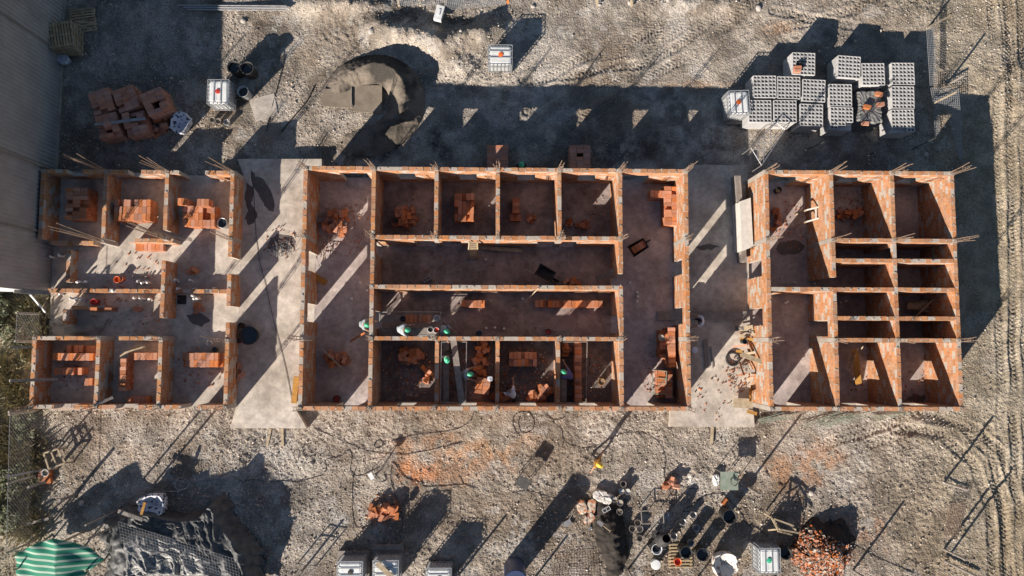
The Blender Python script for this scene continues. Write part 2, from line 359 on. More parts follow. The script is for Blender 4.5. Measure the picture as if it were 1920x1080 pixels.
slab('porch_left', [(P(445, 298, FL).x, P(445, 298, FL).y), (P(603, 298, FL).x, P(603, 298, FL).y), (P(603, 312, FL).x, P(603, 312, FL).y), (-8.63, P(603, 312, FL).y), (-8.63, -3.11)] +
     [(P(q[0], q[1], FL).x, P(q[0], q[1], FL).y) for q in ((556, 770), (575, 803), (431, 803))] + [(-12.19, -3.1), (-12.19, 7.9)], FL-.004, .5, M['slab'])
slab('porch_right', [(8.73, 7.9), (8.73, -2.9)] + [(P(a, b, FP).x, P(a, b, FP).y) for a, b in ((1257, 770), (1255, 800), (1415, 801), (1413, 772))] +
     [(12.39, -3.1), (12.39, 7.6)] + [(P(a, b, FP).x, P(a, b, FP).y) for a, b in ((1403, 335), (1401, 309), (1292, 309))], FP, .5, M['slab'])

# ------------------------------------------------------------------ brick walls
TH, BL, BH = .18, .33, .193
def wall_mesh(name, ax, fx, a0, a1, z0, z1, openings=(), th=TH, ragged=0):
    """ax 'x' or 'y' = running direction; fx = fixed coordinate; openings = (from, to, sill, head)"""
    mb = MB()
    rows = max(1, round((z1-z0)/BH)); bh = (z1-z0)/rows
    def put(u0, u1, v0, v1, zb, zt, m):
        if u1-u0 < .01 or zt-zb < .004: return
        if ax == 'x': mb.box((u0+u1)/2, fx+(v0+v1)/2, zb, u1-u0, v1-v0, zt-zb, m=m)
        else: mb.box(fx+(v0+v1)/2, (u0+u1)/2, zb, v1-v0, u1-u0, zt-zb, m=m)
    def solid(zb, zt):
        seg = [(a0, a1)]; zm = (zb+zt)/2
        for o0, o1, sl, hd in openings:
            if sl < zm < hd:
                ns = []
                for s0, s1 in seg:
                    if o1 <= s0 or o0 >= s1: ns.append((s0, s1)); continue
                    if o0 > s0: ns.append((s0, o0))
                    if o1 < s1: ns.append((o1, s1))
                seg = ns
        return [q for q in seg if q[1]-q[0] > .03]
    prev = None
    for r in range(rows):
        zb, zt = z0+r*bh, z0+(r+1)*bh
        off = (.5*BL if r % 2 else 0)
        for s0, s1 in solid(zb, zt):
            top = r == rows-1
            put(s0+.006, s1-.006, -th/2+.004, th/2-.004, zb, zt-(.02 if top else 0), 1)
            k = math.floor((s0-a0-off)/BL)
            u = a0+off+k*BL
            while u < s1:
                b0, b1 = max(u, s0), min(u+BL, s1)
                if b1-b0 > .04:
                    j = random.uniform(-.007, .007)
                    put(b0+.013, b1-.013, -th/2+j, th/2+j, zb+.005, zt-.005+(random.uniform(-.022, .014) if top else 0), 0)
                    if top and random.random() < .7:   # mortar squeezed up at the joint
                        q = random.uniform(.015, .045); v = random.uniform(-.05, .05)
                        put(b1-q, b1+q*.9, v-random.uniform(.02, .06), v+random.uniform(.02, .06), zt-.02, zt+random.uniform(.001, .012), 1)
                    if random.random() < .22:            # smears on both faces
                        sd = random.choice((-1, 1)); q = random.uniform(.03, .09); zq = random.uniform(zb+.01, zt-.06)
                        put(b1-q, b1+q*.6, sd*(th/2+j)-.003, sd*(th/2+j)+.006, zq, zq+random.uniform(.02, .05), 1)
                u += BL
    return mb.mesh(name, [M['brick'], M['mortar']])
class Block:
    def __init__(s, label, z0, z1, loc):
        s.root = thing('unfinished_brick_building', label, 'building', loc); s.z0, s.z1 = z0, z1; s.loc = Vector(loc)
    def part(s, name, me, parent=None, **k):
        o = link(name, me, parent or s.root, **k)
        if parent is None: o.matrix_parent_inverse = Matrix.Translation(-s.loc)
        return o
    def wall(s, ax, fx, a0, a1, ops=(), z1=None, z0=None, ta=.1, tb=.1):
        return s.part('wall', wall_mesh('wall', ax, fx, a0+ta, a1-tb, z0 if z0 is not None else s.z0, z1 or s.z1, ops))
    def column(s, x, y, bars=1.5, lean=(0, 0), z1=None, n=4):
        zt = z1 or s.z1+.012; mb = MB(); mb.box(x, y, s.z0, .2, .2, zt-s.z0, 0)
        mb.box(x+random.uniform(-.02, .02), y+random.uniform(-.02, .02), zt, .13, .14, .02, random.random())
        o = s.part('column', mb.mesh('column', M['concrete']))
        if bars:
            rb = MB(); spread = .05+bars*.02; rings = random.sample([.12, .2, .35, .5, .65, .85], 3)
            for i, (dx, dy) in enumerate(((-1, -1), (1, -1), (1, 1), (-1, 1))[:n]):
                L = bars*random.uniform(.78, 1.05); a = (x+dx*.06, y+dy*.06, zt-.02)
                jx, jy = random.uniform(-.09, .09), random.uniform(-.09, .09)
                pts = [a, (x+dx*.065+lean[0]*L*.3+jx*.3, y+dy*.065+lean[1]*L*.3+jy*.3, zt+L*.45), (x+dx*spread+lean[0]*L+jx, y+dy*spread+lean[1]*L+jy, zt+L)]
                rb.tube(pts, .0145, 4)
            for q in rings[:3]:
                if q > bars: continue
                z = zt+q; w_ = .075
                cs = [(x+a*w_+lean[0]*q*.7, y+b*w_+lean[1]*q*.7, z+random.uniform(-.02, .02)) for a, b in ((-1, -1), (1, -1), (1, 1), (-1, 1), (-1, -1))]
                for a, b in zip(cs, cs[1:]): rb.beam(a, b, .014, .014)
            s.part('rebar', rb.mesh('rebar', M['rebar']), o)
            for c in o.children: c.matrix_parent_inverse = Matrix()
        return o
def yy(py, z=1.2): return P(930, py, z).y
def xx(px, z=1.2, py=540): return P(px, py, z).x
SILL, HEAD = .62, 2.05
# ---- centre block
C = Block('long roofless brick block in the centre with rows of open rooms', FL, T, (0, 2.4, FL))
def win(cx, wd=.8, sl=FL+.75, hd=2.2): return (cx-wd/2, cx+wd/2, sl, hd)
def door(a, b, hd=2.2): return (min(a, b), max(a, b), 0, hd)
mid = [(XC[i]+XC[i+1])/2 for i in range(6)]
Nops = {0: [door(-7.22, -5.95)], 1: [win(mid[1]-.05)], 2: [win(mid[2])], 3: [win(mid[3]-.05)], 4: [win(mid[4])], 5: [door(6.02, 7.2)]}
Sops = {0: [door(-7.15, -6.15)], 1: [win(mid[1]+.05, .8, FL+.3, 2.1)], 2: [win(mid[2]+.05, .8, FL+.3, 2.1)], 3: [win(mid[3], .8, FL+.3, 2.1)], 4: [win(mid[4], .8, FL+.3, 2.1)], 5: [door(6.2, 7.3)]}
for i in range(6):
    C.wall('x', YN, XC[i], XC[i+1], Nops[i]); C.wall('x', YS, XC[i], XC[i+1], Sops[i])
md = [(-3.75, -2.83), (-2.5, -1.6), (1.95, 2.76), (3.08, 3.8)]
for i in range(1, 5):
    ops = [door(a, b) for a, b in md if XC[i] < (a+b)/2 < XC[i+1]]
    C.wall('x', Y1, XC[i], XC[i+1], ops); C.wall('x', Y3, XC[i], XC[i+1], ops)
C.wall('x', Y2, XC[1], XC[5], (), tb=.09)
wo = [door(yy(512), yy(477)), door(yy(605), yy(572))]
for a, b in ((Y1, YN), (Y3, Y1), (YS, Y3)):
    C.wall('y', XC[0], a, b, [o for o in wo if a < o[0] < b]); C.wall('y', XC[6], a, b, [o for o in (door(yy(515), yy(487)), door(yy(607), yy(576))) if a < o[0] < b])
C.wall('y', XC[1], Y1, YN); C.wall('y', XC[5], Y1, YN)
C.wall('y', XC[1], Y2, Y1, [door(3.95, 4.5)]); C.wall('y', XC[1], Y3, Y2, [door(.55, 1.35)])
C.wall('y', XC[5], 3.05, Y1, (), ta=0); C.wall('y', XC[5], Y3, Y2, [door(.4, 1.2)], tb=-.09)
C.wall('y', XC[1], YS, Y3); C.wall('y', XC[5], YS, Y3)
for i in (2, 3, 4):
    C.wall('y', XC[i], Y1, YN)
    C.wall('y', XC[i]+.02, YS, Y3, (), z1=FL+1.25)
for i, x in enumerate(XC):
    lx = x*.012
    for y in (YN, YS): C.column(x, y, 1.1 if y == YN else .55, (lx+random.uniform(-.1, .1), random.uniform(-.05, .1)))
    if i in (0, 6): C.column(x, Y1, .7, (.05, .05)); C.column(x, Y3, 1.0, (-.25 if i == 0 else .15, .0))
    else:
        C.column(x, Y1, .9, (lx*2, .1)); C.column(x, Y3, .6, (lx*2, .02))
C.column(XC[1], Y2, 0)
# grey sills
def sill(B, cx, y, z, wd=.9, ax='x', name='window_sill'):
    mb = MB(); mb.box(cx, y, z, wd if ax == 'x' else .26, .26 if ax == 'x' else wd, .04)
    B.part(name, mb.mesh(name, M['mortar']))
for i in (1, 2, 3, 4):
    o = Nops[i][0]; sill(C, (o[0]+o[1])/2, YN, o[2]-.0, .79); o = Sops[i][0]; sill(C, (o[0]+o[1])/2, YS, o[2], .79)
# ---- right block
Rt = Block('roofless brick block on the right with tall walls and small cells', FR, T, (16.7, 2.4, FR))
rm = [(XR[i]+XR[i+1])/2 for i in range(3)]
def d2(a, b, hd=2.05): return (a, b, 0, hd)
RN = {0: [d2(13.1, 14.3)], 1: [win(rm[1]-.05, .95, 1.0, 2.05)], 2: [win(rm[2], .85, 1.0, 2.05)]}
RS = {0: [d2(13.15, 14.15, 1.95)], 1: [win(rm[1], .82, .62, 1.92)], 2: [win(rm[2], .82, .62, 1.92)]}
for i in range(3):
    Rt.wall('x', YN, XR[i], XR[i+1], RN[i]); Rt.wall('x', YS, XR[i], XR[i+1], RS[i])
    if i: o = RN[i][0]; sill(Rt, (o[0]+o[1])/2, YN, o[2], .8); o = RS[i][0]; sill(Rt, (o[0]+o[1])/2, YS, o[2], .8)
RY = [YS, Y3, 1.02, 2.30, 3.64, Y1, YN]
RY[3] = P(1700, 543, T).y; RY[4] = P(1700, 489, T).y; RY[2] = P(1700, 597, T).y; RY[5] = P(1700, 451, T).y; RY[1] = P(1700, 638, T).y
ro = [d2(yy(518), yy(487)), d2(yy(609), yy(577))]
for a, b in ((RY[5], YN), (RY[1], RY[5]), (YS, RY[1])):
    Rt.wall('y', XR[0], a, b, [o for o in ro if a < o[0] < b])
Rt.wall('x', RY[3], XR[0], XR[1], (), ta=.09, tb=.09)
for x, xn in ((XR[1], XR[2]), (XR[2], XR[3])):
    for k in (1, 2, 3, 4, 5):
        Rt.wall('x', RY[k], x, xn, (), ta=(.1 if k in (1, 5) else .09), tb=(.1 if k in (1, 5) else .09))
for i, x in enumerate(XR[1:]):
    Rt.wall('y', x, YS, RY[1]); Rt.wall('y', x, RY[5], YN)
    if i == 0:
        Rt.wall('y', x, RY[1], RY[3]-.1, [d2(.25, 1.0)], tb=0); Rt.wall('y', x, RY[3]+.1+.45, RY[5], (), ta=0); Rt.wall('y', x, RY[3]-.1, RY[3]+.09, (), ta=0, tb=0)
    else:
        Rt.wall('y', x, RY[1], RY[5], [(RY[4]+.12, RY[4]+.62, FR, 2.5)] if i == 1 else [])
for i, x in enumerate(XR):
    Rt.column(x, YN, 1.45, (.02, .03)); Rt.column(x, YS, .5 if i else .3, (.0, .05))
    Rt.column(x, RY[5], 1.5, (.06, -.02)); Rt.column(x, RY[1], 1.25, (.02, 0))
# ---- left block
Lf = Block('low roofless brick block on the left with knee high walls', FL-.01, TL, (-16.6, 2.4, FL))
def px_(a, z=TL, py=540): return P(a, py, z).x
yn = P(250, 322, TL).y; ys = P(250, 763, TL).y; y3 = P(120, 634, TL).y
sl = 1.05
Lf.wall('x', yn, px_(80, TL, 322), px_(197, TL, 322), [(px_(125, TL, 322), px_(153, TL, 322), sl, 9)], ta=.09)
Lf.wall('x', yn, px_(197, TL, 322), px_(311, TL, 322), [(px_(240, TL, 322), px_(264, TL, 322), sl, 9)])
Lf.wall('x', yn, px_(311, TL, 322), px_(335, TL, 322), (), tb=0)
Lf.wall('x', yn, px_(384, TL, 322), px_(433, TL, 322), (), ta=0)
xa = [XL[0], XL[1], XL[2], XL[3]]
Lf.wall('y', xa[0]+.0, P(80, 452, TL).y, yn, (), tb=-.09)
Lf.wall('y', xa[1], P(190, 450, TL).y, yn); Lf.wall('y', xa[2], P(310, 436, TL).y, yn)
Lf.wall('y', xa[3], P(435, 482, TL).y, yn, (), ta=0); Lf.wall('y', xa[3], P(433, 574, TL).y, P(433, 513, TL).y, (), ta=0, tb=0)
Lf.wall('y', xa[2], P(303, 596, TL).y, P(303, 488, TL).y, (), ta=0, tb=0)
Lf.wall('x', P(130, 452, TL).y, xa[0], P(176, 452, 1.1).x, (), z1=1.1, tb=0)
Lf.wall('x', P(270, 449, TL).y, P(232, 449, TL).x, P(318, 449, TL).x, (), z1=1.3, ta=0, tb=0)
Lf.wall('y', P(128, 500, 1).x, P(128, 529, 1).y, P(128, 468, 1).y, (), z1=1.0, ta=0, tb=0)
Lf.wall('x', y3, xa[0], P(182, 634, TL).x); Lf.wall('x', y3, P(222, 634, TL).x, xa[2], (), ta=0)
Lf.wall('y', xa[0], ys, y3); Lf.wall('y', xa[1], ys, y3); Lf.wall('y', xa[2], ys, y3)
Lf.wall('y', xa[3], ys, P(425, 604, TL).y, (), tb=0)
Lf.wall('x', ys, xa[0], xa[1], [(-19.95, -19.1, sl, 9)]); Lf.wall('x', ys, xa[1], xa[2], [(-17.2, -16.4, sl, 9)])
Lf.wall('x', ys, xa[2], P(338, 763, TL).x, (), tb=0); Lf.wall('x', ys, P(370, 763, TL).x, xa[3], (), ta=0)
yf = P(250, 545, .9).y
Lf.wall('x', yf, P(92, 545, .7).x, xa[2], (), z1=FL+.42, tb=.1, ta=0); Lf.wall('x', yf, xa[2], xa[3], (), z1=FL+.42)
yb = P(200, 577, .7).y
Lf.wall('x', yb, P(135, 577, .7).x, P(212, 577, .7).x, (), z1=FL+.38, ta=0, tb=0)
Lf.wall('y', P(126, 595, 1).x, P(126, 608, 1).y, P(126, 580, 1).y, (), z1=1.2, ta=0, tb=0)
for x in xa:
    lean = (-.02, .0)
    Lf.column(x, yn, 2.6 if x != xa[0] else 0, lean); Lf.column(x, ys, 1.2, (-.05, -.02))
    if x != xa[3]: Lf.column(x, y3, 1.0, (-.1, .02))
Lf.column(xa[3], P(433, 448, TL).y+.0, 1.6, (-.25, .12), z1=TL+.02)
Lf.column(xa[3], P(427, 638, TL).y, 1.7, (-.3, .05), z1=TL+.02)
Lf.column(xa[2], P(309, 446, TL).y, 2.4, (-.25, .1)); Lf.column(xa[1], P(193, 452, TL).y, 2.8, (-.25, .08))

# ================================================================== things on the site
def on_ground(px, py): q = P(px, py, 0); q.z = gz(q.x, q.y); return q
def zc(px, py): return on_ground(px, py)
# ---- shared meshes
def brick_unit():
    mb = MB(); L, W_, Hh, b = .33/2, .18, .18, .006
    vs = []
    for x, k in ((-L, b), (-L+b, 0), (L-b, 0), (L, b)):
        for y, z in ((-W_/2+k, k), (W_/2-k, k), (W_/2-k, Hh-k), (-W_/2+k, Hh-k)): vs.append((x, y, z))
    fs = [(i*4+k, i*4+(k+1) % 4, i*4+4+(k+1) % 4, i*4+4+k) for i in range(3) for k in range(4)]
    mb.add(vs, [tuple(reversed(f)) for f in fs])
    for sx in (-1, 1):        # end face with six open cells
        x = sx*L; ys_ = [-.084, -.062, -.040, -.022, .0, .0, .022, .040, .062, .084]
        ycut = [-.084, -.066, -.036, -.015, .015, .036, .066, .084]; zcut = [.006, .026, .082, .098, .154, .174]
        for i in range(7):
            for j in range(5):
                hole = i % 2 == 1 and j % 2 == 1
                xx_ = x - sx*(.05 if hole else 0)
                q = [(xx_, ycut[i], zcut[j]), (xx_, ycut[i+1], zcut[j]), (xx_, ycut[i+1], zcut[j+1]), (xx_, ycut[i], zcut[j+1])]
                mb.add(q, [(0, 1, 2, 3)] if sx > 0 else [(3, 2, 1, 0)], 0)
                if hole:
                    o = [(x, p[1], p[2]) for p in q]
                    mb.add(q+o, [(k, (k+1) % 4, 4+(k+1) % 4, 4+k) for k in range(4)], 0)
    return mb.mesh('brick', M['brick_loose'])
BRICK = brick_unit()
M['pack_brick'] = mat('pinkish_brick', (.50, .235, .16), .9, (.44, .20, .13), 4, objr=.18, speck=(20, .85, 1.15))
PBRICK = BRICK.copy(); PBRICK.materials[0] = M['pack_brick']
def brick_parts(root, items, me=None):
    """items: (x, y, z, rz, kind) relative to root; kind 0 flat, 1 on end"""
    for it in items[:100]:
        x, y, z, rz, k = it
        o = bpy.data.objects.new('brick', me or BRICK); COL.objects.link(o); o.parent = root
        if k == 1: o.rotation_euler = (0, -math.pi/2, rz); o.location = (x+.09*math.cos(rz), y+.09*math.sin(rz), z+.165)
        elif k == 2: o.rotation_euler = (random.uniform(-.5, .5), random.uniform(-.35, .35), rz); o.location = (x, y, z)
        else: o.rotation_euler = (0, 0, rz); o.location = (x, y, z)
def stack(label, x0, y0, x1, y1, ztop, zb=FL, rz=0, along='x', miss=.15, jit=.012, pallet=False, group='brick stacks on the site', extra=None, drop=0, cat='bricks'):
    """solid stack whose top fills the pixel box at height ztop"""
    a, b = P(x0, y1, ztop), P(x1, y0, ztop); cx, cy = (a.x+b.x)/2, (a.y+b.y)/2; w_, d_ = b.x-a.x, b.y-a.y
    root = thing('brick_stack', label, cat, (cx, cy, zb), rz, group)
    c, s = abs(math.cos(rz)), abs(math.sin(rz))
    if rz: w_, d_ = w_/(c+s*.9), d_/(c+s*.9)
    lx, ly = (.335, .185) if along == 'x' else (.185, .335)
    nx, ny = max(1, round(w_/lx)), max(1, round(d_/ly)); z0 = .1 if pallet else 0; nz = max(1, round((ztop-zb-z0)/.185)); items = []
    for k in reversed(range(nz)):
        top = k == nz-1
        for i in range(nx):
            for j in range(ny):
                edge = i in (0, nx-1) or j in (0, ny-1)
                if not (edge or top or (k == nz-2 and miss > 0)): continue
                if top and random.random() < miss: continue
                lxx, lyy = lx, ly
                items.append(((i-(nx-1)/2)*lx+random.uniform(-jit, jit), (j-(ny-1)/2)*ly+random.uniform(-jit, jit), z0+k*.186, (0 if along == 'x' else math.pi/2)+random.uniform(-jit, jit)*2, 0))
    brick_parts(root, items)
    if pallet:
        mb = MB(); W2, D2 = nx*lx, ny*ly
        for j in range(5): mb.box(0, -D2/2+D2*(j+.5)/5, .075, W2, D2*.13, .02)
        for i in (-1, 0, 1): mb.box(i*(W2/2-.06), 0, 0, .09, D2, .075)
        link('pallet', mb.mesh('pallet', M['wood']), root)
    if extra: brick_parts(root, extra)
    return root
def heap(label, px, py, n, rx, ry, zb=FL, layers=2, rz=0, cat='bricks', group='loose heaps of bricks', tumble=.35):
    q = P(px, py, zb); root = thing('brick_heap', label, cat, q, rz, group); it = []
    for i in range(n):
        k = int(layers*(i/n)); f = 1-.45*k/max(1, layers)
        x, y = random.uniform(-rx, rx)*f, random.uniform(-ry, ry)*f
        if random.random() < tumble: it.append((x, y, k*.17+.05, random.uniform(0, 3.14), 2))
        else: it.append((x, y, k*.186, random.choice((0, math.pi/2))+random.uniform(-.25, .25), 0))
    brick_parts(root, it); return root
def grid_stack(label, pxr, ztop, zb=FL, **k): return stack(label, *pxr, ztop, zb, **k)
# bricks in the left block
stack('orange brick stack in the darkest corner room by the warehouse', 119, 350, 164, 412, 1.35, along='x', miss=.2)
stack('long neat orange brick stack in the second room from the warehouse', 211, 373, 283, 414, 1.35, along='y', miss=.04)
stack('orange brick stack with two towers beside a grey drum', 340, 388, 404, 422, 1.15, along='y', miss=.06,
      extra=[(-.75+.19*i, .62, .0+.186*k, math.pi/2, 0) for i in (0, 1) for k in range(6)] + [(.2+.19*i, .55+.34*j, .186*k, math.pi/2, 0) for i in (0, 1, 2) for j in (0,) for k in (4, 5, 6)])
stack('single row of bricks standing just outside a knee high wall', 254, 457, 306, 470, .75, along='y', miss=0)
stack('row of bricks pinned beneath stacked offcuts in the southwest room', 97, 662, 177, 676, 1.1, along='y', miss=.08)
stack('darker brick row behind another row in the southwest room', 122, 648, 177, 661, .8, along='y', miss=.15)
stack('short brick row in the middle of the southwest room', 101, 689, 152, 703, .95, along='y', miss=.1)
stack('three bricks on end against the wall of the southwest room', 158, 709, 175, 723, .9, along='y', miss=0)
stack('tall thin brick column in the second southern room', 222, 672, 237, 733, 1.1, along='x', miss=.04)
stack('brick row under rough planks in the second southern room', 238, 661, 295, 675, 1.0, along='y', miss=.05)
stack('bricks piled against the front wall of the second southern room', 238, 745, 276, 757, .9, along='y', miss=.2)
stack('ragged double row of bricks beside a bucket near the end wall', 341, 663, 417, 687, .9, along='y', miss=.25)
heap('two bricks on edge on the sunless left floor', 366, 507, 3, .22, .08, layers=1)
heap('small cluster of bricks below the white pipes', 372, 578, 5, .3, .12, layers=1)
heap('single upright brick on the left floor', 260, 578, 2, .08, .06, layers=1)
heap('broken bricks dropped on the left porch beside the wall', 447, 697, 5, .22, .3, layers=1, tumble=.6)
stack('flat row of dark bricks laid along a starter wall', 168, 577, 212, 583, .9, along='x', miss=.2)
# centre block
heap('tangled heap of dark bricks and boards in the west corridor', 632, 418, 40, .62, .62, layers=4, tumble=.25)
heap('dim heap of bricks in the second north room', 760, 410, 44, .5, .48, layers=4, tumble=.2)
stack('brick stack with one sunlit edge in the third north room', 852, 364, 888, 412, 1.15, along='y', miss=.35)
stack('short leg of an angled brick pile in the fourth north room', 961, 371, 974, 400, .95, along='x', miss=0)
stack('foot of an angled brick pile in the fourth north room', 954, 401, 978, 415, .75, along='y', miss=0)
stack('bricks laid beside the open north doorway of the east corridor', 1219, 357, 1248, 371, 1.25, along='y', miss=0)
stack('tall sunlit brick stack against the east corridor wall', 1250, 350, 1270, 421, 1.35, along='x', miss=.15)
stack('sunlit bricks standing alone in the long southern hall', 865, 563, 909, 576, .95, along='y', miss=.05)
stack('long line of bricks under the dividing wall of the southern hall', 1028, 562, 1129, 578, .95, along='y', miss=.03)
stack('dull bricks at the shaded end of the long brick line', 1003, 563, 1026, 576, .75, along='y', miss=.3)
heap('heap of bricks under a long plank in the west corridor', 634, 673, 26, .52, .36, layers=3)
heap('unlit brick heap in the southwest corner room of the centre block', 770, 668, 34, .62, .3, layers=3)
heap('scattered bricks below the dividing wall in the scaffold room', 905, 660, 22, .28, .75, layers=2, tumble=.5)
stack('sunlit brick stack beside the plank scaffold', 888, 708, 922, 740, 1.2, along='x', miss=.1, rz=-.12)
stack('two rows of bricks in the middle south room', 954, 661, 1007, 686, .85, along='y', miss=.15)
heap('bricks tipped in the corner near the front window', 1003, 742, 14, .5, .25, layers=2, tumble=.5)
stack('brick line running down to the front wall behind the kneeling room', 1077, 641, 1091, 754, 1.1, along='x', miss=.03)
stack('brick stack holding a bucket in the east corridor', 1237, 618, 1252, 672, 1.2, along='x', miss=.1)
stack('higher brick stack against the sunlit corridor wall', 1252, 613, 1266, 690, 1.4, along='x', miss=.05)
stack('sunlit brick stack behind the small steel frame', 1234, 694, 1262, 748, 1.15, along='x', miss=.15)
heap('pale bricks fallen in the fifth north room', 1085, 422, 8, .55, .1, layers=1, tumble=.2)
heap('pale bricks lying in a row in the fourth north room', 992, 410, 6, .33, .08, layers=1, tumble=.1)
heap('bricks scattered beside the long hall dividing wall', 1075, 527, 5, .5, .08, layers=1, tumble=.5)
# right block
heap('bricks and rubble against the partition of the tall right block', 1590, 402, 16, .55, .22, zb=FR, layers=2, tumble=.5)
heap('few bricks behind the doorway of the right block', 1452, 412, 10, .15, .5, zb=FR, layers=2, tumble=.5)
# pallets of brick in the shade of the warehouse
def pack(label, px, py, rz, h=1.1, w_=.99, miss=.08, zb=None, **k):
    q = P(px, py, h); g = gz(q.x, q.y); q = P(px, py, g+h)
    root = thing('brick_pallet', label, 'brick pallet', (q.x, q.y, g), rz, 'brick pallets in the warehouse shade'); it = []
    nz = round((h-.1)/.186)
    for kz in reversed(range(nz)):
        for i in range(3):
            for j in range(6):
                if not (i in (0, 2) or j in (0, 5) or kz == nz-1): continue
                if kz == nz-1 and random.random() < miss: continue
                it.append(((i-1)*.335+random.uniform(-.012, .012), (j-2.5)*.187+random.uniform(-.006, .006), .1+kz*.186, random.uniform(-.03, .03), 0))
    if random.random() < .45: it = [(.05, .0, .1+nz*.186, .25, 0)] + it
    brick_parts(root, it, PBRICK); mb = MB()
    for j in range(5): mb.box(0, -.5+.25*j, .075, 1.05, .1, .02)
    for i in (-1, 0, 1): mb.box(i*.46, 0, 0, .09, 1.1, .075)
    link('pallet', mb.mesh('pallet', M['wood']), root); return root
pack('brick pallet nearest the warehouse in the back row', 188, 189, .35); pack('middle brick pallet of the back row', 234, 184, .38); pack('right hand brick pallet of the back row with loose bricks on top', 289, 190, .42, 1.2)
pack('front brick pallet under the left end of a grey beam', 203, 236, .25, .95, miss=.3); pack('front brick pallet under the right end of a grey beam', 252, 230, .25, 1.0, miss=.3)
q = on_ground(308, 244); r0 = thing('brick_heap', 'small heap of leftover bricks between the pallets and the printed bag', 'bricks', q, .4, 'loose heaps of bricks')
brick_parts(r0, [(random.uniform(-.35, .35), random.uniform(-.3, .3), .186*(i//8), random.uniform(-.3, .3), 0) for i in range(18)])
pack('dim brick pallet behind the north wall beside a worker', 933, 293, 0, .9, miss=0); pack('dim brick pallet behind the north wall of the fifth room', 1088, 293, 0, .9, miss=.1)

# ---- pallets of concrete block
def block_unit():
    mb = MB(); L, W_, Hh, t = .390, .188, .19, .028
    xs = [-L/2, -L/2+t, -.5*t*.9, .5*t*.9, L/2-t, L/2]; ys_ = [-W_/2, -W_/2+t, W_/2-t, W_/2]
    for i in range(5):
        for j in range(3):
            hole = i in (1, 3) and j == 1; z = .04 if hole else Hh
            q = [(xs[i], ys_[j], z), (xs[i+1], ys_[j], z), (xs[i+1], ys_[j+1], z), (xs[i], ys_[j+1], z)]; mb.add(q, [(0, 1, 2, 3)])
            if hole: mb.add(q+[(a, b, Hh) for a, b, _ in q], [(k, 4+k, 4+(k+1) % 4, (k+1) % 4) for k in range(4)])
    c = [(xs[0], ys_[0]), (xs[5], ys_[0]), (xs[5], ys_[3]), (xs[0], ys_[3])]
    mb.add([(a, b, 0) for a, b in c]+[(a, b, Hh) for a, b in c], [(3, 2, 1, 0)]+[(k, (k+1) % 4, 4+(k+1) % 4, 4+k) for k in range(4)])
    return mb.mesh('block', M['block'])
BLOCK = block_unit()
def lower():
    mb = MB()
    for k in range(5):
        for i in range(3):
            for j in range(6):
                if i in (0, 2) or j in (0, 5): mb.box((i-1)*.40+random.uniform(-.003, .003), (j-2.5)*.197+random.uniform(-.003, .003), .1+k*.193, .392, .19, .188)
    return mb.mesh('lower_tiers', M['block'])
LOWER = lower()
def pmesh(wd=1.2, dp=1.2):
    mb = MB()
    for j in range(6): mb.box(0, -dp/2+dp*(j+.5)/6, .08, wd, dp*.11, .02)
    for i in (-1, 0, 1): mb.box(i*(wd/2-.06), 0, .02, .09, dp, .06)
    for j in (-1, 0, 1): mb.box(0, j*(dp/2-.06), 0, wd, .1, .02)
    return mb.mesh('pallet', M['wood'])
PAL = pmesh()
def blocks(label, x0, y0, x1, y1, rz=0, h=1.26, skip=()):
    q = P((x0+x1)/2, (y0+y1)/2, h); g = gz(q.x, q.y); root = thing('block_pallet', label, 'block pallet', (q.x, q.y, g), rz+random.uniform(-.015, .015), 'pallets of grey hollow blocks'); root.scale = (.925, .925, 1)
    link('lower_tiers', LOWER, root); link('pallet', PAL, root)
    for i in range(3):
        for j in range(6):
            if (i, j) in skip: continue
            o = link('block', BLOCK, root, ((i-1)*.40+random.uniform(-.003, .003), (j-2.5)*.197, .1+5*.193)); o.rotation_euler.z = random.uniform(-.012, .012)
    return root
blocks('top left block pallet with two orange bricks and a tool on it', 1484, 98, 1529, 142, -.04)
blocks('skewed block pallet standing apart behind the others', 1569, 102, 1614, 150, -.07)
blocks('block pallet touching the top of the grey tarpaulin', 1616, 118, 1658, 161, 0); blocks('topmost block pallet in the right hand column', 1672, 117, 1714, 160)
blocks('middle block pallet in the right hand column', 1671, 162, 1714, 204); blocks('lowest block pallet of the right hand column with a corner step', 1671, 206, 1714, 247, 0, skip=((0, 0), (1, 0)))
blocks('block pallet crossed by the shadow of a white tank', 1413, 141, 1455, 184); blocks('second block pallet in the upper middle row', 1458, 143, 1500, 186, -.01)
blocks('third block pallet in the upper middle row', 1505, 148, 1547, 192, -.03); blocks('block pallet right of the upper middle row beside a narrow gap', 1554, 157, 1598, 200, -.01)
blocks('front row block pallet behind the caged white tank', 1404, 187, 1446, 230); blocks('second block pallet in the front row', 1451, 188, 1493, 230)
blocks('third block pallet in the front row', 1500, 194, 1543, 238, -.02); blocks('front row block pallet with blocks missing from one corner', 1556, 201, 1600, 243, -.03, skip=((2, 0), (2, 1), (1, 0)))
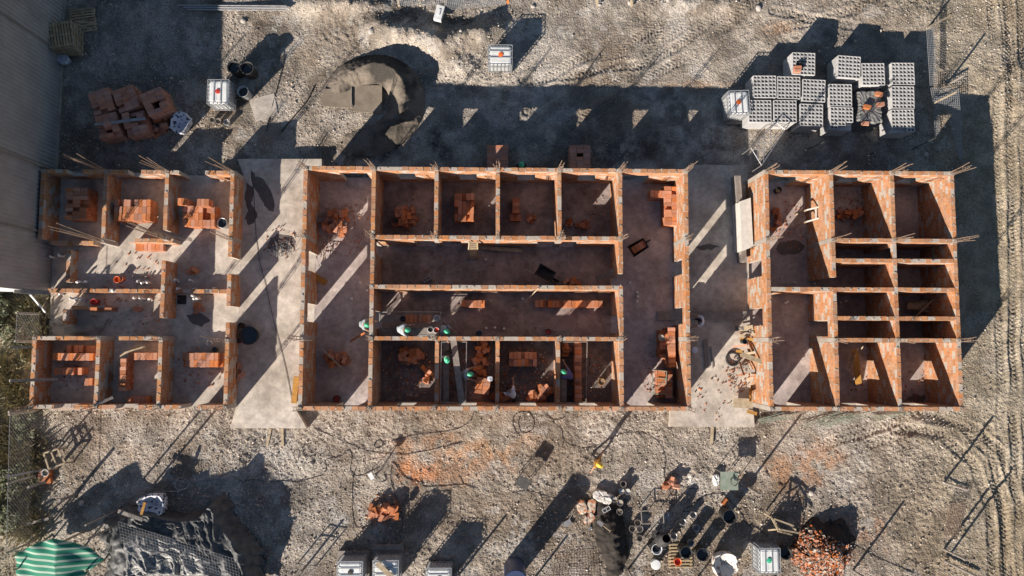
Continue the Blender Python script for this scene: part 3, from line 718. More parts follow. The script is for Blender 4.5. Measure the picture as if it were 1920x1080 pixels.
# grey tarpaulin draped over one more pallet
def sheet(name, label, cat, outline, z, mt, n=26, wr=.05, edge=.5, zbot=None, seed=1, wave=4.0, group=None, prof=.35):
    """draped cover: a wrinkled surface over an outline polygon (world xy), edges falling to zbot"""
    cx = sum(p[0] for p in outline)/len(outline); cy = sum(p[1] for p in outline)/len(outline)
    zb = gz(cx, cy)-.05 if zbot is None else zbot
    m_ = 240; per = []
    tot = [math.dist(outline[i], outline[(i+1) % len(outline)]) for i in range(len(outline))]; Lt = sum(tot)
    for k in range(m_):
        s = Lt*k/m_
        for i, t in enumerate(tot):
            if s <= t: a, b = outline[i], outline[(i+1) % len(outline)]; per.append((a[0]+(b[0]-a[0])*s/t, a[1]+(b[1]-a[1])*s/t)); break
            s -= t
    P0 = np.array(per); f = (np.arange(n+1)/n)[:, None]; kk = np.arange(m_)[None, :]
    X = cx+(P0[None, :, 0]-cx)*f; Y = cy+(P0[None, :, 1]-cy)*f
    h = 1-sst(1-prof, 1.0, f*np.ones_like(X))
    wx, wy = X+.5*(fbm(X, Y, 1.1, 3, seed+40)-.5)*2, Y+.5*(fbm(X, Y, 1.1, 3, seed+41)-.5)*2
    def ridge(a, b, s_, sd): return 1-np.abs(2*fbm(a, b, s_, 3, sd, .45)-1)*2.2
    folds = ridge(wx*1.9+wy*.7, wy*.45-wx*.2, wave*.45, seed+5)*.6 + ridge(wx*.5, wy*1.6+wx*.6, wave*.7, seed+6)*.35 + ridge(wx*2.2+wy, wy*.7, wave*1.1, seed+7)*.16 + ridge(wx*1.3, wy, wave*3, seed+8)*.045
    Z = zb+(z-zb)*h*(.82+.36*fbm(X, Y, .5, 2, seed+9)) + (folds-.6)*wr*(.75+.25*h) + .03*np.sin(kk*.6)*f**3
    rr = 1+(.03*np.sin(kk*.35+seed)+.03*np.sin(kk*.9)+.015*np.sin(kk*2.1))*f**3
    vs = np.stack([cx+(X-cx)*rr, cy+(Y-cy)*rr, Z], -1).reshape(-1, 3).tolist(); fs = []
    for r in range(n):
        for k in range(m_):
            a, b = r*m_+k, r*m_+(k+1) % m_; fs.append((a, b, b+m_, a+m_))
    mb = MB(); mb.add(vs, fs); me = mb.mesh(name, mt); me.polygons.foreach_set('use_smooth', [True]*len(me.polygons))
    return link(name, me, label=label, cat=cat, group=group)
def pxo(pts, z): return [(P(a, b, z).x, P(a, b, z).y) for a, b in pts]
sheet('tarpaulin', 'grey tarpaulin wrapped over a pallet between the block stacks', 'tarpaulin', pxo(((1608, 165), (1656, 165), (1657, 232), (1640, 236), (1606, 228), (1612, 196)), 1.25), 1.25, M['greytarp'], wr=.035, prof=.14, seed=4)
for nm, lb, px, py, rz, z in (('loose_brick', 'orange brick lying on the upper part of the grey tarpaulin', 1646, 178, -.2, 1.29), ('loose_brick', 'orange brick lying on the left edge of the grey tarpaulin', 1624, 202, -.2, 1.27),
                              ('loose_brick', 'orange brick holding down the lower edge of the grey tarpaulin', 1620, 233, -.1, 1.2), ('loose_brick', 'pale orange brick near the right edge of the grey tarpaulin', 1649, 197, .1, 1.28)):
    o = link(nm, BRICK, None, P(px, py, z), rz, lb, 'brick')
for i, (px, py) in enumerate(((1494, 129), (1493, 134))): link('loose_brick', BRICK, None, P(px, py, 1.28+.1), .05, ('upper' if i == 0 else 'lower')+' of two orange bricks on the top left block pallet', 'brick')
link('loose_brick', BRICK, None, P(1358, 943-3, .05), .9, 'single orange brick casting a shadow below the green table', 'brick')
mb = MB(); mb.box(0, 0, 0, .30, .16, .12, .2); mb.tube([(-.1, 0, .12), (-.06, 0, .24), (.08, 0, .24), (.12, 0, .12)], .015); mb.tube([(.05, .05, .06), (.2, .15, .06)], .04)
link('power_tool', mb.mesh('power_tool', M['black']), None, P(1498, 121, 1.27), 0, 'dark power tool left on the top left block pallet', 'tool')

# ---- caged tanks
def tank_proto():
    root = thing('water_tank', 'x', 'water tank'); s = 1.0; w2, d2, zb, zt = .56, .48, .16, 1.08
    mb = MB(); prof = []
    def ring(z, k, r=.12):
        out = []
        for i, (sx_, sy_) in enumerate(((1, 1), (-1, 1), (-1, -1), (1, -1))):
            for a in range(5):
                t = math.pi/2*i + math.pi/2*a/4; out.append((sx_*(w2-k-r)+r*math.cos(t), sy_*(d2-k-r)+r*math.sin(t), z))
        return out
    levels = [(zb, .06), (zb+.04, .02)]+[(zb+.1+i*.1, .02 if i % 2 else .045) for i in range(8)]+[(zt-.05, .02), (zt-.01, .07), (zt, .14)]
    vs = []; [vs.extend(ring(*l)) for l in levels]; n = 20; fs = [(i*n+k, i*n+(k+1) % n, (i+1)*n+(k+1) % n, (i+1)*n+k) for i in range(len(levels)-1) for k in range(n)]
    fs += [tuple(range(n))[::-1], tuple((len(levels)-1)*n+k for k in range(n))]; mb.add(vs, fs)
    for y in (-.22, .22): mb.box(0, y, zt-.005, .84, .30, .012)
    link('tank', mb.mesh('tank', M['white']), root)
    cg = MB(); t = .026; cw, cdp = w2+.02, d2+.02
    for i in range(7):
        z = .2+i*(zt-.2+.03)/6
        for a, b in (((-cw, -cdp), (cw, -cdp)), ((cw, -cdp), (cw, cdp)), ((cw, cdp), (-cw, cdp)), ((-cw, cdp), (-cw, -cdp))): cg.beam((*a, z), (*b, z), t, t)
    for i in range(7):
        x = -cw+.03+i*(2*cw-.06)/6
        for y in (-cdp-.012, cdp+.012): cg.beam((x, y, .16), (x, y, zt+.03), t, t)
    for i in range(6):
        y = -cdp+.03+i*(2*cdp-.06)/5
        for x in (-cw-.012, cw+.012): cg.beam((x, y, .16), (x, y, zt+.03), t, t)
    for y in (-.16, .16): cg.beam((-cw, y+.04, zt+.035), (cw, y+.04, zt+.035), .035, .012)
    link('cage', cg.mesh('cage', M['cage']), root)
    pb = MB()
    for i in (-1, 0, 1):
        pb.box(i*.5, 0, 0, .12, 1.0, .12)
    pb.box(0, 0, .12, 1.2, 1.0, .035); link('pallet', pb.mesh('pallet', M['steel']), root)
    lb = MB(); lb.lathe((.02, .02, zt-.005), [(.115, 0), (.115, .045), (.06, .05), (.02, .06)], 16); link('lid', lb.mesh('lid', M['orange']), root)
    vb = MB(); vb.tube([(0, -d2-.08, .22), (0, -d2+.02, .22)], .035, 8); vb.box(0, -d2-.07, .25, .12, .02, .02); link('valve', vb.mesh('valve', M['black']), root)
    return root
TANK = tank_proto(); first = [True]
def tank(label, px, py, rz=0, zb=None, lid=None, ztop=None, tint=None, sc=1):
    t = TANK if first[0] else copy_thing(TANK, (0, 0, 0), 0, '')
    q = P(px, py, (zb or 0)+1.1); z = gz(q.x, q.y) if zb is None else zb; q = P(px, py, z+1.1)
    t.location = (q.x, q.y, z); t.rotation_euler.z = rz; t['label'] = label; t['group'] = 'caged white liquid tanks'; first[0] = False
    if lid or tint:
        for c in t.children:
            if lid and c.name.startswith('lid'): me = c.data.copy(); me.materials[0] = M[lid]; c.data = me
            if tint and c.name.startswith('tank'): me = c.data.copy(); me.materials[0] = M[tint]; c.data = me
    return t
extra_tanks = []
for a in (('caged white tank with orange lid standing alone in the sunlit track', 938, 103, 0, None, 'orange'), ('caged white tank beside a grey bucket at the edge of warehouse shade', 409, 172, math.pi/2, .42, 'red'),
          ('caged white tank beside the grey block pallets', 1386, 192, math.pi/2+.05, .3, 'orange'), ('caged white tank with green lid next to the broken brick mound', 1443, 1052, math.pi/2, None, 'helmet'),
          ('left caged tank of the pair at the bottom edge', 656, 1074, 0, .25, 'black'), ('caged tank covered by a dark board at the bottom edge', 723, 1072, 0, .45, 'black'), ('greenish caged tank at the bottom edge right of the pair', 822, 1086, 0, None, 'black')):
    tank(a[0], a[1], a[2], a[3], a[4], a[5])
def support(label, px, py, z, wd, dp, h, mt='wood', rz=0, name='wooden_platform'):
    q = P(px, py, z); g = gz(q.x, q.y)-.02; root = thing(name, label, 'platform', (q.x, q.y, g), rz); mb = MB()
    for i in range(6): mb.box(0, -dp/2+dp*(i+.5)/6, h-.05, wd, dp/6-.015, .05)
    link('deck', mb.mesh('deck', M[mt]), root)
    for x in (-1, 0, 1):
        mb = MB(); mb.box(x*(wd/2-.08), 0, 0, .1, dp-.04, h-.052); link('bearer', mb.mesh('bearer', M[mt]), root)
support('stacked pallets under the tank at the edge of warehouse shade', 412, 175, 1.0, 1.15, 1.3, .20)
support('grey concrete base under the tank beside the block pallets', 1391, 196, 1.0, 1.35, 1.5, .30, 'greywood')
support('reddish timber crate base under the left tank at the bottom edge', 662, 1062, .3, 1.5, 1.4, .27, 'greywood'); support('reddish timber crate base under the board covered tank', 728, 1050, .3, 1.4, 1.5, .47, 'greywood')
mb = MB(); mb.box(0, 0, 0, 1.0, .22, .03, -.75); link('cover_board', mb.mesh('cover_board', M['wood']), None, P(722, 1070, 1.64), 0, 'pale board lying across the top of the tank at the bottom edge', 'board')

# ---- buckets, drums
def bucket(name, label, cat, px, py, r, h, mt, fill='water', fz=.75, taper=.85, zb=None, tilt=(0, 0), group=None, lid=False, at_base=True):
    z = (gz(*P(px, py, 0)[:2]) if zb is None else zb); q = P(px, py, z+h)
    root = thing(name, label, cat, (q.x, q.y, z), 0, group); mb = MB(); t = max(.008, r*.06)
    mb.lathe((0, 0, 0), [(r*taper, 0), (r*(taper+1)/2, h*.5), (r*.98, h-.03), (r*1.05, h-.03), (r*1.05, h), (r-t, h), (r*taper-t, .02)], 22, tilt=tilt)
    me = mb.mesh('shell', M[mt]); me.polygons.foreach_set('use_smooth', [len(p.vertices) == 4 for p in me.polygons]); link('shell', me, root)
    if lid: mb = MB(); mb.lathe((0, 0, h-.01), [(r*1.02, 0), (r*.98, .02), (r*.3, .025)], 20); link('lid', mb.mesh('lid', M[fill]), root)
    elif fill: mb = MB(); rr = (r*taper+(r-r*taper)*fz)-t*.8; mb.lathe((0, 0, h*fz-.01), [(rr, 0), (rr, .01)], 20); link('contents', mb.mesh('contents', M[fill]), root)
    if r < .22 and not lid:
        mb = MB(); mb.tube([(-r*1.04, 0, h-.03)]+[(-r*math.cos(a), r*.25+r*1.0*math.sin(a), h-.04+.01*math.sin(a)) for a in (.4, .9, 1.57, 2.2, 2.7)]+[(r*1.04, 0, h-.03)], .006, 4)
        link('handle', mb.mesh('handle', M['steel']), root)
    return root
B = bucket
G1 = 'mortar buckets in the mixing yard'
B('drum', 'left of two black drums in the shade above the tank', 'drum', 438, 125, .30, .85, 'black', 'water', .8); B('drum', 'right of two black drums in the shade above the tank', 'drum', 463, 127, .31, .85, 'black', 'water', .8)
B('bucket', 'tall grey bucket beside the caged tank in the shade', 'bucket', 455, 171, .27, .7, 'cage', 'water', .7)
B('bucket', 'round pail nearest the tank below it on the gravel', 'bucket', 398, 224, .13, .3, 'greywood', 'sand'); B('bucket', 'middle of three pails on the gravel below the tank', 'bucket', 409, 227, .13, .3, 'greywood', 'sand'); B('bucket', 'rightmost of three pails below the tank, holding pale mortar', 'bucket', 425, 229, .14, .3, 'cage', 'mortar')
B('drum', 'open black drum left standing right of the pallet of buckets', 'drum', 1369, 969, .33, .9, 'black', 'water', .7); B('drum', 'dark green drum on the slatted pallet', 'drum', 1287, 1036, .28, .8, 'black', 'water', .7, zb=.15); B('drum', 'wide black drum beside the slatted pallet', 'drum', 1318, 1040, .30, .7, 'black', 'water', .75)
B('drum', 'black drum in front of the broken brick mound', 'drum', 1474, 1038, .28, .5, 'black', 'water', .5)
B('bucket', 'orange bucket standing on the slatted pallet', 'bucket', 1271, 1054, .17, .32, 'orange', 'red', .6, zb=.12)
for t, px, py in (('highest', 1300, 966), ('grey', 1280, 979), ('middle', 1306, 991), ('lonely left', 1264, 1006), ('lowest', 1296, 1019)):
    B('bucket', t+' grey bucket casting a shadow in the mixing yard', 'bucket', px, py, .155, .36, 'steel', 'mortar', .3, group=G1)
for t, px, py, f in (('upper', 1196, 981, 'sand'), ('left', 1186, 992, 'sand'), ('right', 1200, 992, 'mortar'), ('lower', 1200, 1010, 'sand')):
    B('bucket', t+' bucket in the cluster left of the sieve frame', 'bucket', px, py, .15, .33, 'greywood', f, .6, group=G1)
for t, px, py, f in (('empty bucket at the top of the small cluster beside the dark sand', 1169, 908, None), ('bucket of white lime on the left', 1165, 921, 'styro'), ('bucket of white lime on the right', 1177, 922, 'styro'), ('pail of sand left of the lime buckets', 1152, 936, 'mortar'), ('pail of pale grout below the lime buckets', 1163, 943, 'mortar'), ('lowest pail in the cluster beside the dark sand', 1162, 960, 'sand')):
    B('bucket', t, 'bucket', px, py, .14, .33, 'greywood', f, .85, group=G1)
B('basin', 'large round black basin of water beside the left wall', 'basin', 466, 629, .42, .45, 'black', 'water', .8, zb=FL); B('bucket', 'dark bucket above the round basin on the left porch', 'bucket', 452, 610, .13, .3, 'black', 'water', zb=FL); B('bucket', 'red bucket wedged beside the round basin', 'bucket', 448, 639, .12, .28, 'red', 'water', zb=FL)
B('drum', 'grey drum beside the two towered brick stack', 'drum', 416, 418, .24, .6, 'steel', 'water', .8, zb=FL)
B('bucket', 'bright orange bucket on the sunlit left floor', 'bucket', 219, 524, .15, .34, 'orange', 'orange', .5, zb=FL); B('bucket', 'orange bucket tucked beside the bright orange one', 'bucket', 226, 523, .11, .3, 'orange', 'sand', .9, zb=FL)
B('bucket', 'dark red bucket by the starter wall on the left', 'bucket', 175, 566, .15, .33, 'red', 'red', .7, zb=FL); B('bucket', 'dark bucket in the room with the ragged brick row', 'bucket', 402, 655, .11, .25, 'black', 'water', zb=FL)
B('bucket', 'pale pail in the room with the ragged brick row', 'bucket', 392, 643, .12, .25, 'pvc', 'mortar', zb=FL)
B('bucket', 'dark bucket at the foot of the west corridor', 'bucket', 631, 748, .16, .33, 'black', 'red', zb=FL); B('bucket', 'black bucket beside the southern hall dividing wall', 'bucket', 898, 625, .13, .3, 'black', 'water', zb=FL); B('bucket', 'dark red bucket in the southern hall', 'bucket', 1028, 622, .14, .33, 'black', 'red', zb=FL)
B('bucket', 'yellow rimmed bucket in the sunlit corner of the fifth south room', 'bucket', 1128, 716, .16, .34, 'yellowwood', 'sand', .8, zb=FL); B('bucket', 'bucket standing on the brick stack in the east corridor', 'bucket', 1241, 633, .14, .3, 'black', 'mortar', zb=1.21)
B('bucket', 'bucket in the dark cell beside the right block doorway', 'bucket', 1460, 356, .15, .33, 'black', 'water', zb=FR); B('bucket', 'dark round bucket among planks on the right porch', 'bucket', 1397, 640, .13, .4, 'black', 'black', zb=.8)
B('bucket', 'upturned white bucket on the right porch', 'bucket', 1303, 656, .15, .33, 'pvc', 'white_cloth', lid=True, zb=FP); B('bucket', 'dark bucket in the fourth south room', 'bucket', 1057, 659, .12, .3, 'black', 'water', zb=FL)
B('drum', 'pale plastic wrapped drum behind the mixing yard', 'drum', 1232, 1030, .24, .8, 'white', 'water', .6); B('bucket', 'white plastic pail below the plastic wrapped drum', 'bucket', 1230, 1059, .22, .4, 'white', 'white', lid=True)
B('barrel', 'tall dark blue water butt cut by the bottom edge', 'water butt', 967, 1092, .52, 2.15, 'bluetank', 'bluetank', lid=True, taper=.97)

# ---- crumpled bags
def marks_mat():
    m = mat('printed_bag', (.62, .62, .66), .7, (.05, .055, .10), 7, .012, 14, detail=1, c2pos=(.585, .60)); return m
M['printbag'] = marks_mat(); M['bagpaper'] = mat('torn_bag', (.5, .42, .34), .85, (.42, .17, .08), 6, .01, 18, c2pos=(.5, .56)); M['bluebag'] = mat('pale_bag', (.50, .54, .60), .6, (.38, .41, .47), 5, .02, 12); M['plaster'] = mat('plaster_bag', (.6, .57, .52), .8, (.2, .12, .1), 5, .012, 14, c2pos=(.57, .61))
def bag(label, px, py, rx, ry, h, mt, rz=0, zb=None, open_=0, seed=0, name='bag', cat='bag'):
    q = P(px, py, h*.8 if zb is None else zb+h*.8); z = gz(q.x, q.y) if zb is None else zb; n, k = 30, 16; vs = []
    for i in range(k+1):
        t = i/k; r = math.sin(min(1, t*1.5)*math.pi/2) if t < .8 else 1-(t-.8)/.2
        zz = h*(1-(1-t/.85)**2 if t < .85 else 1.0)
        if open_ and t > .6: zz = h-open_*sst(.6, 1, np.array(t)); zz = float(zz)
        r = (.80+.2*math.sin(math.pi*min(1, t*1.3))) if t < .62 else (.98)*(1-((t-.62)/.38)**1.6)
        for j in range(n):
            a = 2*math.pi*j/n; u = float(fbm(np.array([math.cos(a)*1.4+seed*3+9]), np.array([math.sin(a)*1.4+t*2+seed]), 2.2, 3, seed)[0])-.5
            rr = r*(1+u*.35); sq = 1/max(abs(math.cos(a)), abs(math.sin(a)))**.45
            vs.append((math.cos(a)*rr*rx*sq, math.sin(a)*rr*ry*sq, max(0, zz*(1+u*.35))))
    fs = [(i*n+j, i*n+(j+1) % n, (i+1)*n+(j+1) % n, (i+1)*n+j) for i in range(k) for j in range(n)]
    mb = MB(); mb.add(vs, fs); me = mb.mesh(name, M[mt], ); me.polygons.foreach_set('use_smooth', [True]*len(me.polygons))
    return link(name, me, None, (q.x, q.y, z), rz, label, cat)
bag('white woven bulk bag with dark printing beside the brick pallets', 342, 234, .42, .52, .55, 'printbag', -.5, open_=.35, seed=1)
bag('white printed bulk bag on the black tarpaulin heap', 291, 946, .60, .52, .8, 'printbag', .2, open_=.4, seed=2)
bag('crumpled pale blue plastic bag beside the wooden pallets', 122, 112, .36, .26, .35, 'bluebag', -.7, seed=3)
bag('open bulk bag of rubble at the bottom edge', 1360, 1058, .58, .55, .75, 'plaster', .1, open_=.35, seed=4)
bag('torn orange and white cement bag on the left beside the dark sand', 1091, 950, .22, .34, .16, 'bagpaper', .3, seed=5)
bag('torn orange and white cement bag on the right beside the dark sand', 1109, 950, .22, .34, .16, 'bagpaper', -.1, seed=6)
bag('ripped cement bag slumped across the top of the dark sand', 1131, 931, .5, .28, .28, 'plaster', -.4, seed=7)
bag('grey white sack by the shade sail pole', 1343, 900, .15, .27, .3, 'white', 0, seed=8)
bag('blue and white rag on the sunlit brick stack', 919, 710, .13, .12, .12, 'bluebag', 0, zb=1.2, seed=9)
bag('torn paper bag below the lime bags', 1105, 972, .3, .2, .12, 'bagpaper', .7, seed=10)

# ---- wooden pallets by the warehouse
W3 = MB()
for j in range(9): W3.box(0, -.54+.135*j, .09, 1.2, .075, .02)
for i in (-1, 0, 1): W3.box(i*.54, 0, .02, .09, 1.16, .07)
for j in (-1, 0, 1): W3.box(0, j*.5, 0, 1.2, .09, .02)
WP = W3.mesh('wooden_pallet', M['wood'])
for i in range(9):
    q = P(137, 84, .3+i*.12); link('wooden_pallet', WP, None, (q.x*0+P(143, 88, 0).x*1.0+random.uniform(-.04, .06), P(143, 88, 0).y+random.uniform(-.05, .05), gz(-20, 14.3)+i*.118), math.pi/2+.06+random.uniform(-.05, .05) + (.12 if i == 8 else 0),
         ('topmost' if i == 8 else 'one')+' wooden pallet of the tall leaning stack by the warehouse' if i == 8 else 'weathered wooden pallet below the top of the tall stack', 'pallet', 'wooden pallets by the warehouse')
for i in range(2): link('wooden_pallet', WP, None, (P(156, 38, .3).x+i*.1, P(156, 38, .3).y-.1*i, gz(-20, 16)+i*.12), .03+i*.12, ('upper' if i else 'lower')+' pallet of the low pair behind the tall stack', 'pallet', 'wooden pallets by the warehouse')
for i, (a, b, c, d) in enumerate(((132, 42, 178, 57), (140, 40, 182, 44))):
    mb = MB(); A, Bq = P(a, b, .55), P(c, d, .5); mb.beam(A, Bq, .1, .03); link('loose_plank', mb.mesh('loose_plank', M['wood']), None, None, 0, ('sloping' if i == 0 else 'straight')+' plank laid over the low pair of pallets', 'plank')

# ---- planks and beams given by pixel ends
def plank(label, x0, y0, z0, x1, y1, z1, wd, th, mt='greywood', name='plank', cat='plank', group=None, up=(0, 0, 1)):
    mb = MB(); mb.beam(P(x0, y0, z0), P(x1, y1, z1), wd, th, up=up); return link(name, mb.mesh(name, M[mt]), None, None, 0, label, cat, group)
plank('grey steel beam resting across two front brick pallets', 178, 234, 1.35, 273, 222, 1.35, .13, .08, 'steel', 'steel_beam', 'beam')
plank('thin dark plank lying along the right brick pallet', 288, 232, .35, 328, 209, .35, .07, .05)
for i, (y, x0, x1, mt) in enumerate(((10, 335, 537, 'steel'), (14, 345, 541, 'cage'), (18, 350, 535, 'steel'))):
    mb = MB(); mb.tube([P(x0, y, .42), P(x1, y+1, .42)], .04, 8); link('pipe', mb.mesh('pipe', M[mt]), None, None, 0, ('upper', 'middle', 'lower')[i]+' long steel pipe lying at the top edge', 'pipe', 'steel pipes at the top edge')
plank('long ladder shaped board lying across both sides of the corridor doorway', 1232, 592, .44, 1400, 592, .44, .42, .05, 'greywood')
plank('ochre plank leaning on the outside of the centre block', 556, 706, .6, 551, 756, .45, .25, .06, 'yellowwood')
plank('board propped against the first doorway of the west corridor', 580, 512, .75, 612, 531, .5, .28, .04, 'yellowwood'); 
plank('wooden concrete shute leaning beside the hall opening', 1118, 524, .6, 1164, 504, 1.7, .32, .05, 'greywood')
plank('long pale plank on the scaffold between two south rooms', 850, 637, 1.7, 866, 756, 1.7, .28, .05, 'greywood'); plank('dark plank on the scaffold beside the workers', 836, 640, 1.2, 836, 754, 1.2, .27, .05, 'greywood')
plank('dark plank deck against the low wall of the fourth south room', 1057, 712, 1.0, 1057, 752, 1.0, .26, .05, 'greywood')
plank('plank across the brick heap in the west corridor', 607, 657, .95, 645, 694, .9, .07, .04, 'wood'); plank('board under the tangled heap of the west corridor', 593, 412, .8, 650, 417, .85, .2, .04, 'greywood')
plank('timber beam beneath the middle room wall', 880, 463, .55, 978, 470, .55, .18, .12, 'wood', 'timber_beam', 'beam')
plank('thin stick standing in the southern hall by bricks', 848, 590, .45, 864, 573, 1.2, .03, .03, 'wood'); plank('thin sunlit stick leaning over the south hall wall', 980, 571, .5, 1010, 540, 2.8, .04, .03, 'wood')
plank('board leaning on the dark floor beneath the low room', 185, 626, .5, 205, 597, .5, .1, .04, 'greywood'); plank('mossy thick board on the dark left floor', 122, 620, .6, 177, 614, .7, .3, .1, 'greywood')
plank('upper grey pole reaching over the far left wall', 18, 651, 2.5, 62, 651, 1.9, .09, .09, 'greywood'); plank('middle grey pole jutting over the far left wall', 18, 714, 2.6, 108, 711, 1.0, .12, .10, 'greywood'); plank('lower grey pole at the far left corner', 16, 773, 2.6, 60, 765, 1.7, .1, .1, 'greywood')
plank('diagonal white metal strut beside the warehouse corner', 57, 552, 2.0, 90, 591, .4, .08, .06, 'pvc', 'metal_strut', 'strut'); plank('brown beam stretched off the warehouse corner', 26, 545, 2.4, 92, 549, 1.4, .2, .12, 'greywood', 'timber_beam', 'beam')
plank('grey board crossing the front wall of the second southern room', 176, 760, 1.7, 212, 745, 1.5, .12, .05, 'greywood')
plank('left grey timber below the left porch', 507, 804, .1, 501, 836, .08, .11, .05, 'wood'); plank('right pale timber below the left porch', 529, 804, .1, 530, 837, .08, .13, .05, 'wood'); plank('grey timber below the right porch', 1336, 801, .1, 1334, 832, .08, .13, .05, 'wood')
plank('white batten lying on the gravel near the long pole', 1768, 905, .12, 1814, 920, .12, .05, .04, 'pvc'); plank('white batten near the bottom right corner', 1772, 1046, .1, 1835, 1075, .1, .06, .05, 'wood')
plank('pale plank across the mesh behind the block pallets', 1737, 53, 1.1, 1785, 28, .9, .07, .04, 'wood'); plank('cream plank fixed to the leaning mesh corner', 1752, 193, .8, 1793, 173, 1.0, .08, .04, 'wood')
plank('weathered plank bridging mud at the left edge', 8, 895, 1.2, 95, 878, .4, .1, .05, 'greywood'); plank('dark broken board by the striped canopy', 40, 985, .5, 92, 972, .45, .14, .06, 'greywood')
for i in range(6):
    plank(('lowest', 'second', 'third', 'fourth', 'fifth', 'topmost')[i]+' rough plank fanned over the bricks in the second southern room', 224+i*2, 669-i*1.6, 1.12+i*.03, 256+i*3, 648-i*.6+i, 1.15+i*.03, .06, .03, 'wood', group='rough planks fanned over bricks')
for i in range(7):
    x0 = 1692+random.uniform(0, 30); y0 = random.uniform(566, 588)
    plank(('first', 'second', 'third', 'fourth', 'fifth', 'sixth', 'seventh')[i]+' shuttering board dumped in the cell of the right block', x0, y0, .2+.08*i, x0+random.uniform(40, 65), y0+random.uniform(-10, 10), .3+.08*i, random.uniform(.1, .3), .03, 'wood', group='boards dumped in a cell')
plank('red brown prop laid across the dumped boards', 1716, 594, .9, 1755, 556, 1.1, .08, .06, 'wood')
for i, (a, b, c, d, z) in enumerate(((1603, 668, 1592, 690, .9), (1608, 655, 1594, 676, 1.1), (1618, 650, 1604, 672, 1.2))):
    plank(('shortest', 'middle', 'longest')[i]+' prop leaning in the second southern cell of the right block', a, b, z+.6, c, d, .2, .05, .04, 'wood')
plank('ochre board upright against the second southern cell wall', 1603, 655, 1.2, 1610, 720, .2, .3, .04, 'yellowwood')
for i in range(16):
    x, y = random.uniform(1384, 1408), random.uniform(612, 745); a = random.choice((random.uniform(-.4, .4), random.uniform(1.2, 1.9))); L = random.uniform(12, 34)
    plank('scrap timber in the tangle against the outside of the right block' , x-L/2*math.cos(a), y-L/2*math.sin(a), random.uniform(.35, .6), x+L/2*math.cos(a), y+L/2*math.sin(a), random.uniform(.5, 1.3), random.uniform(.06, .16), .03, random.choice(('yellowwood', 'wood', 'greywood', 'brick_loose')), 'scrap_timber', 'timber', 'scrap timbers against the right block')
plank('long pale trough board sloping from the right block wall', 1390, 664, .8, 1432, 680, 1.9, .22, .05, 'wood'); plank('pale ledge board across the right porch rubble', 1385, 629, .9, 1418, 627, 1.1, .12, .05, 'wood'); plank('trapezoid ledge board above the dark bucket', 1386, 618, .8, 1412, 614, 1.0, .25, .05, 'wood')
plank('broad ochre shutter at the foot of the right porch', 1375, 755, .5, 1412, 757, .5, .45, .05, 'wood'); plank('narrow ochre offcut at the porch corner', 1401, 771, .35, 1419, 776, .35, .16, .05, 'yellowwood')
plank('grey plank on the right porch floor', 1323, 637, .3, 1326, 690, .3, .2, .05, 'greywood'); plank('thin dark strip beside the porch plank', 1333, 650, .28, 1337, 690, .28, .05, .04, 'greywood')
# right porch: board on edge, polystyrene
mb = MB(); 
for i in range(3): mb.beam(P(1376+i*3.4, 332, .55)+Vector((0, 0, 0)), P(1388+i*3.4, 492, .55), .085, .62)
link('shuttering_boards', mb.mesh('shuttering_boards', M['greywood']), None, None, 0, 'long dark shuttering boards standing on edge along the right porch', 'boards')
ps = thing('polystyrene_stack', 'bright white stack of polystyrene slabs leaning beside the right block', 'polystyrene', (0, 0, 0))
for k in range(5):
    a, b, c, d = [P(px, py, 1.3) for px, py in ((1387, 378), (1407, 371), (1412, 462), (1391, 470))]
    z0, z1 = FP+.22*k, FP+.22*k+.212; off = Vector((random.uniform(-.02, .02), random.uniform(-.02, .02), 0)) if k < 4 else Vector()
    mb = MB(); vs = [Vector((p.x, p.y, z))+off for z in (z0, z1) for p in (d, c, b, a)]; mb.add(vs, [(3, 2, 1, 0), (4, 5, 6, 7), (0, 1, 5, 4), (1, 2, 6, 5), (2, 3, 7, 6), (3, 0, 4, 7)])
    link('slab', mb.mesh('slab', M['styro']), ps)
def ring(label, px, py, r, t, mt, z=.3, name='tyre', cat='tyre'):
    mb = MB(); mb.tube([(r*math.cos(a), r*math.sin(a), 0) for a in [2*math.pi*k/24 for k in range(25)]], t, 8, cap=False); return link(name, mb.mesh(name, M[mt], True), None, P(px, py, z), 0, label, cat)
ring('dark tyre ring lying on the sunlit right porch', 1374, 673, .31, .055, 'black', FP+.07)

# ---- rebar on site
def lattice(name, label, cat, c4, nu, nv, th=.012, mt='rebar', z=None):
    """mesh panel between four world corners a b c d"""
    a, b, c, d = [Vector(p) for p in c4]; mb = MB()
    for i in range(nu+1):
        t = i/nu; mb.beam(a.lerp(b, t), d.lerp(c, t), th, th)
    for j in range(nv+1):
        t = j/nv; mb.beam(a.lerp(d, t)+Vector((0, 0, th)), b.lerp(c, t)+Vector((0, 0, th)), th, th)
    return link(name, mb.mesh(name, M[mt]), None, None, 0, label, cat)
lattice('mesh_panel', 'narrow steel mesh panel right of the block pallets', 'steel mesh', (P(1737, 52, 1.0), P(1751, 50, .9), P(1757, 160, .6), P(1744, 160, .7)), 5, 26, .014, 'cage')
lattice('mesh_panel', 'bent corner of steel mesh behind the block pallets', 'steel mesh', (P(1745, 165, .6), P(1797, 166, .8), P(1800, 205, .7), P(1752, 205, .3)), 14, 10, .014, 'cage')
lattice('mesh_panel', 'long tapering steel mesh strip near the warehouse far side', 'steel mesh', (P(1775, 205, .3), P(1800, 205, .7), P(1804, 296, .6), P(1799, 298, .4)), 6, 24, .014, 'cage')
lattice('mesh_panel', 'steel mesh strip hanging beside the lit gravel wedge', 'steel mesh', (P(1752, 205, .3), P(1762, 208, .3), P(1762, 252, .15), P(1752, 256, .15)), 3, 12, .014, 'cage')
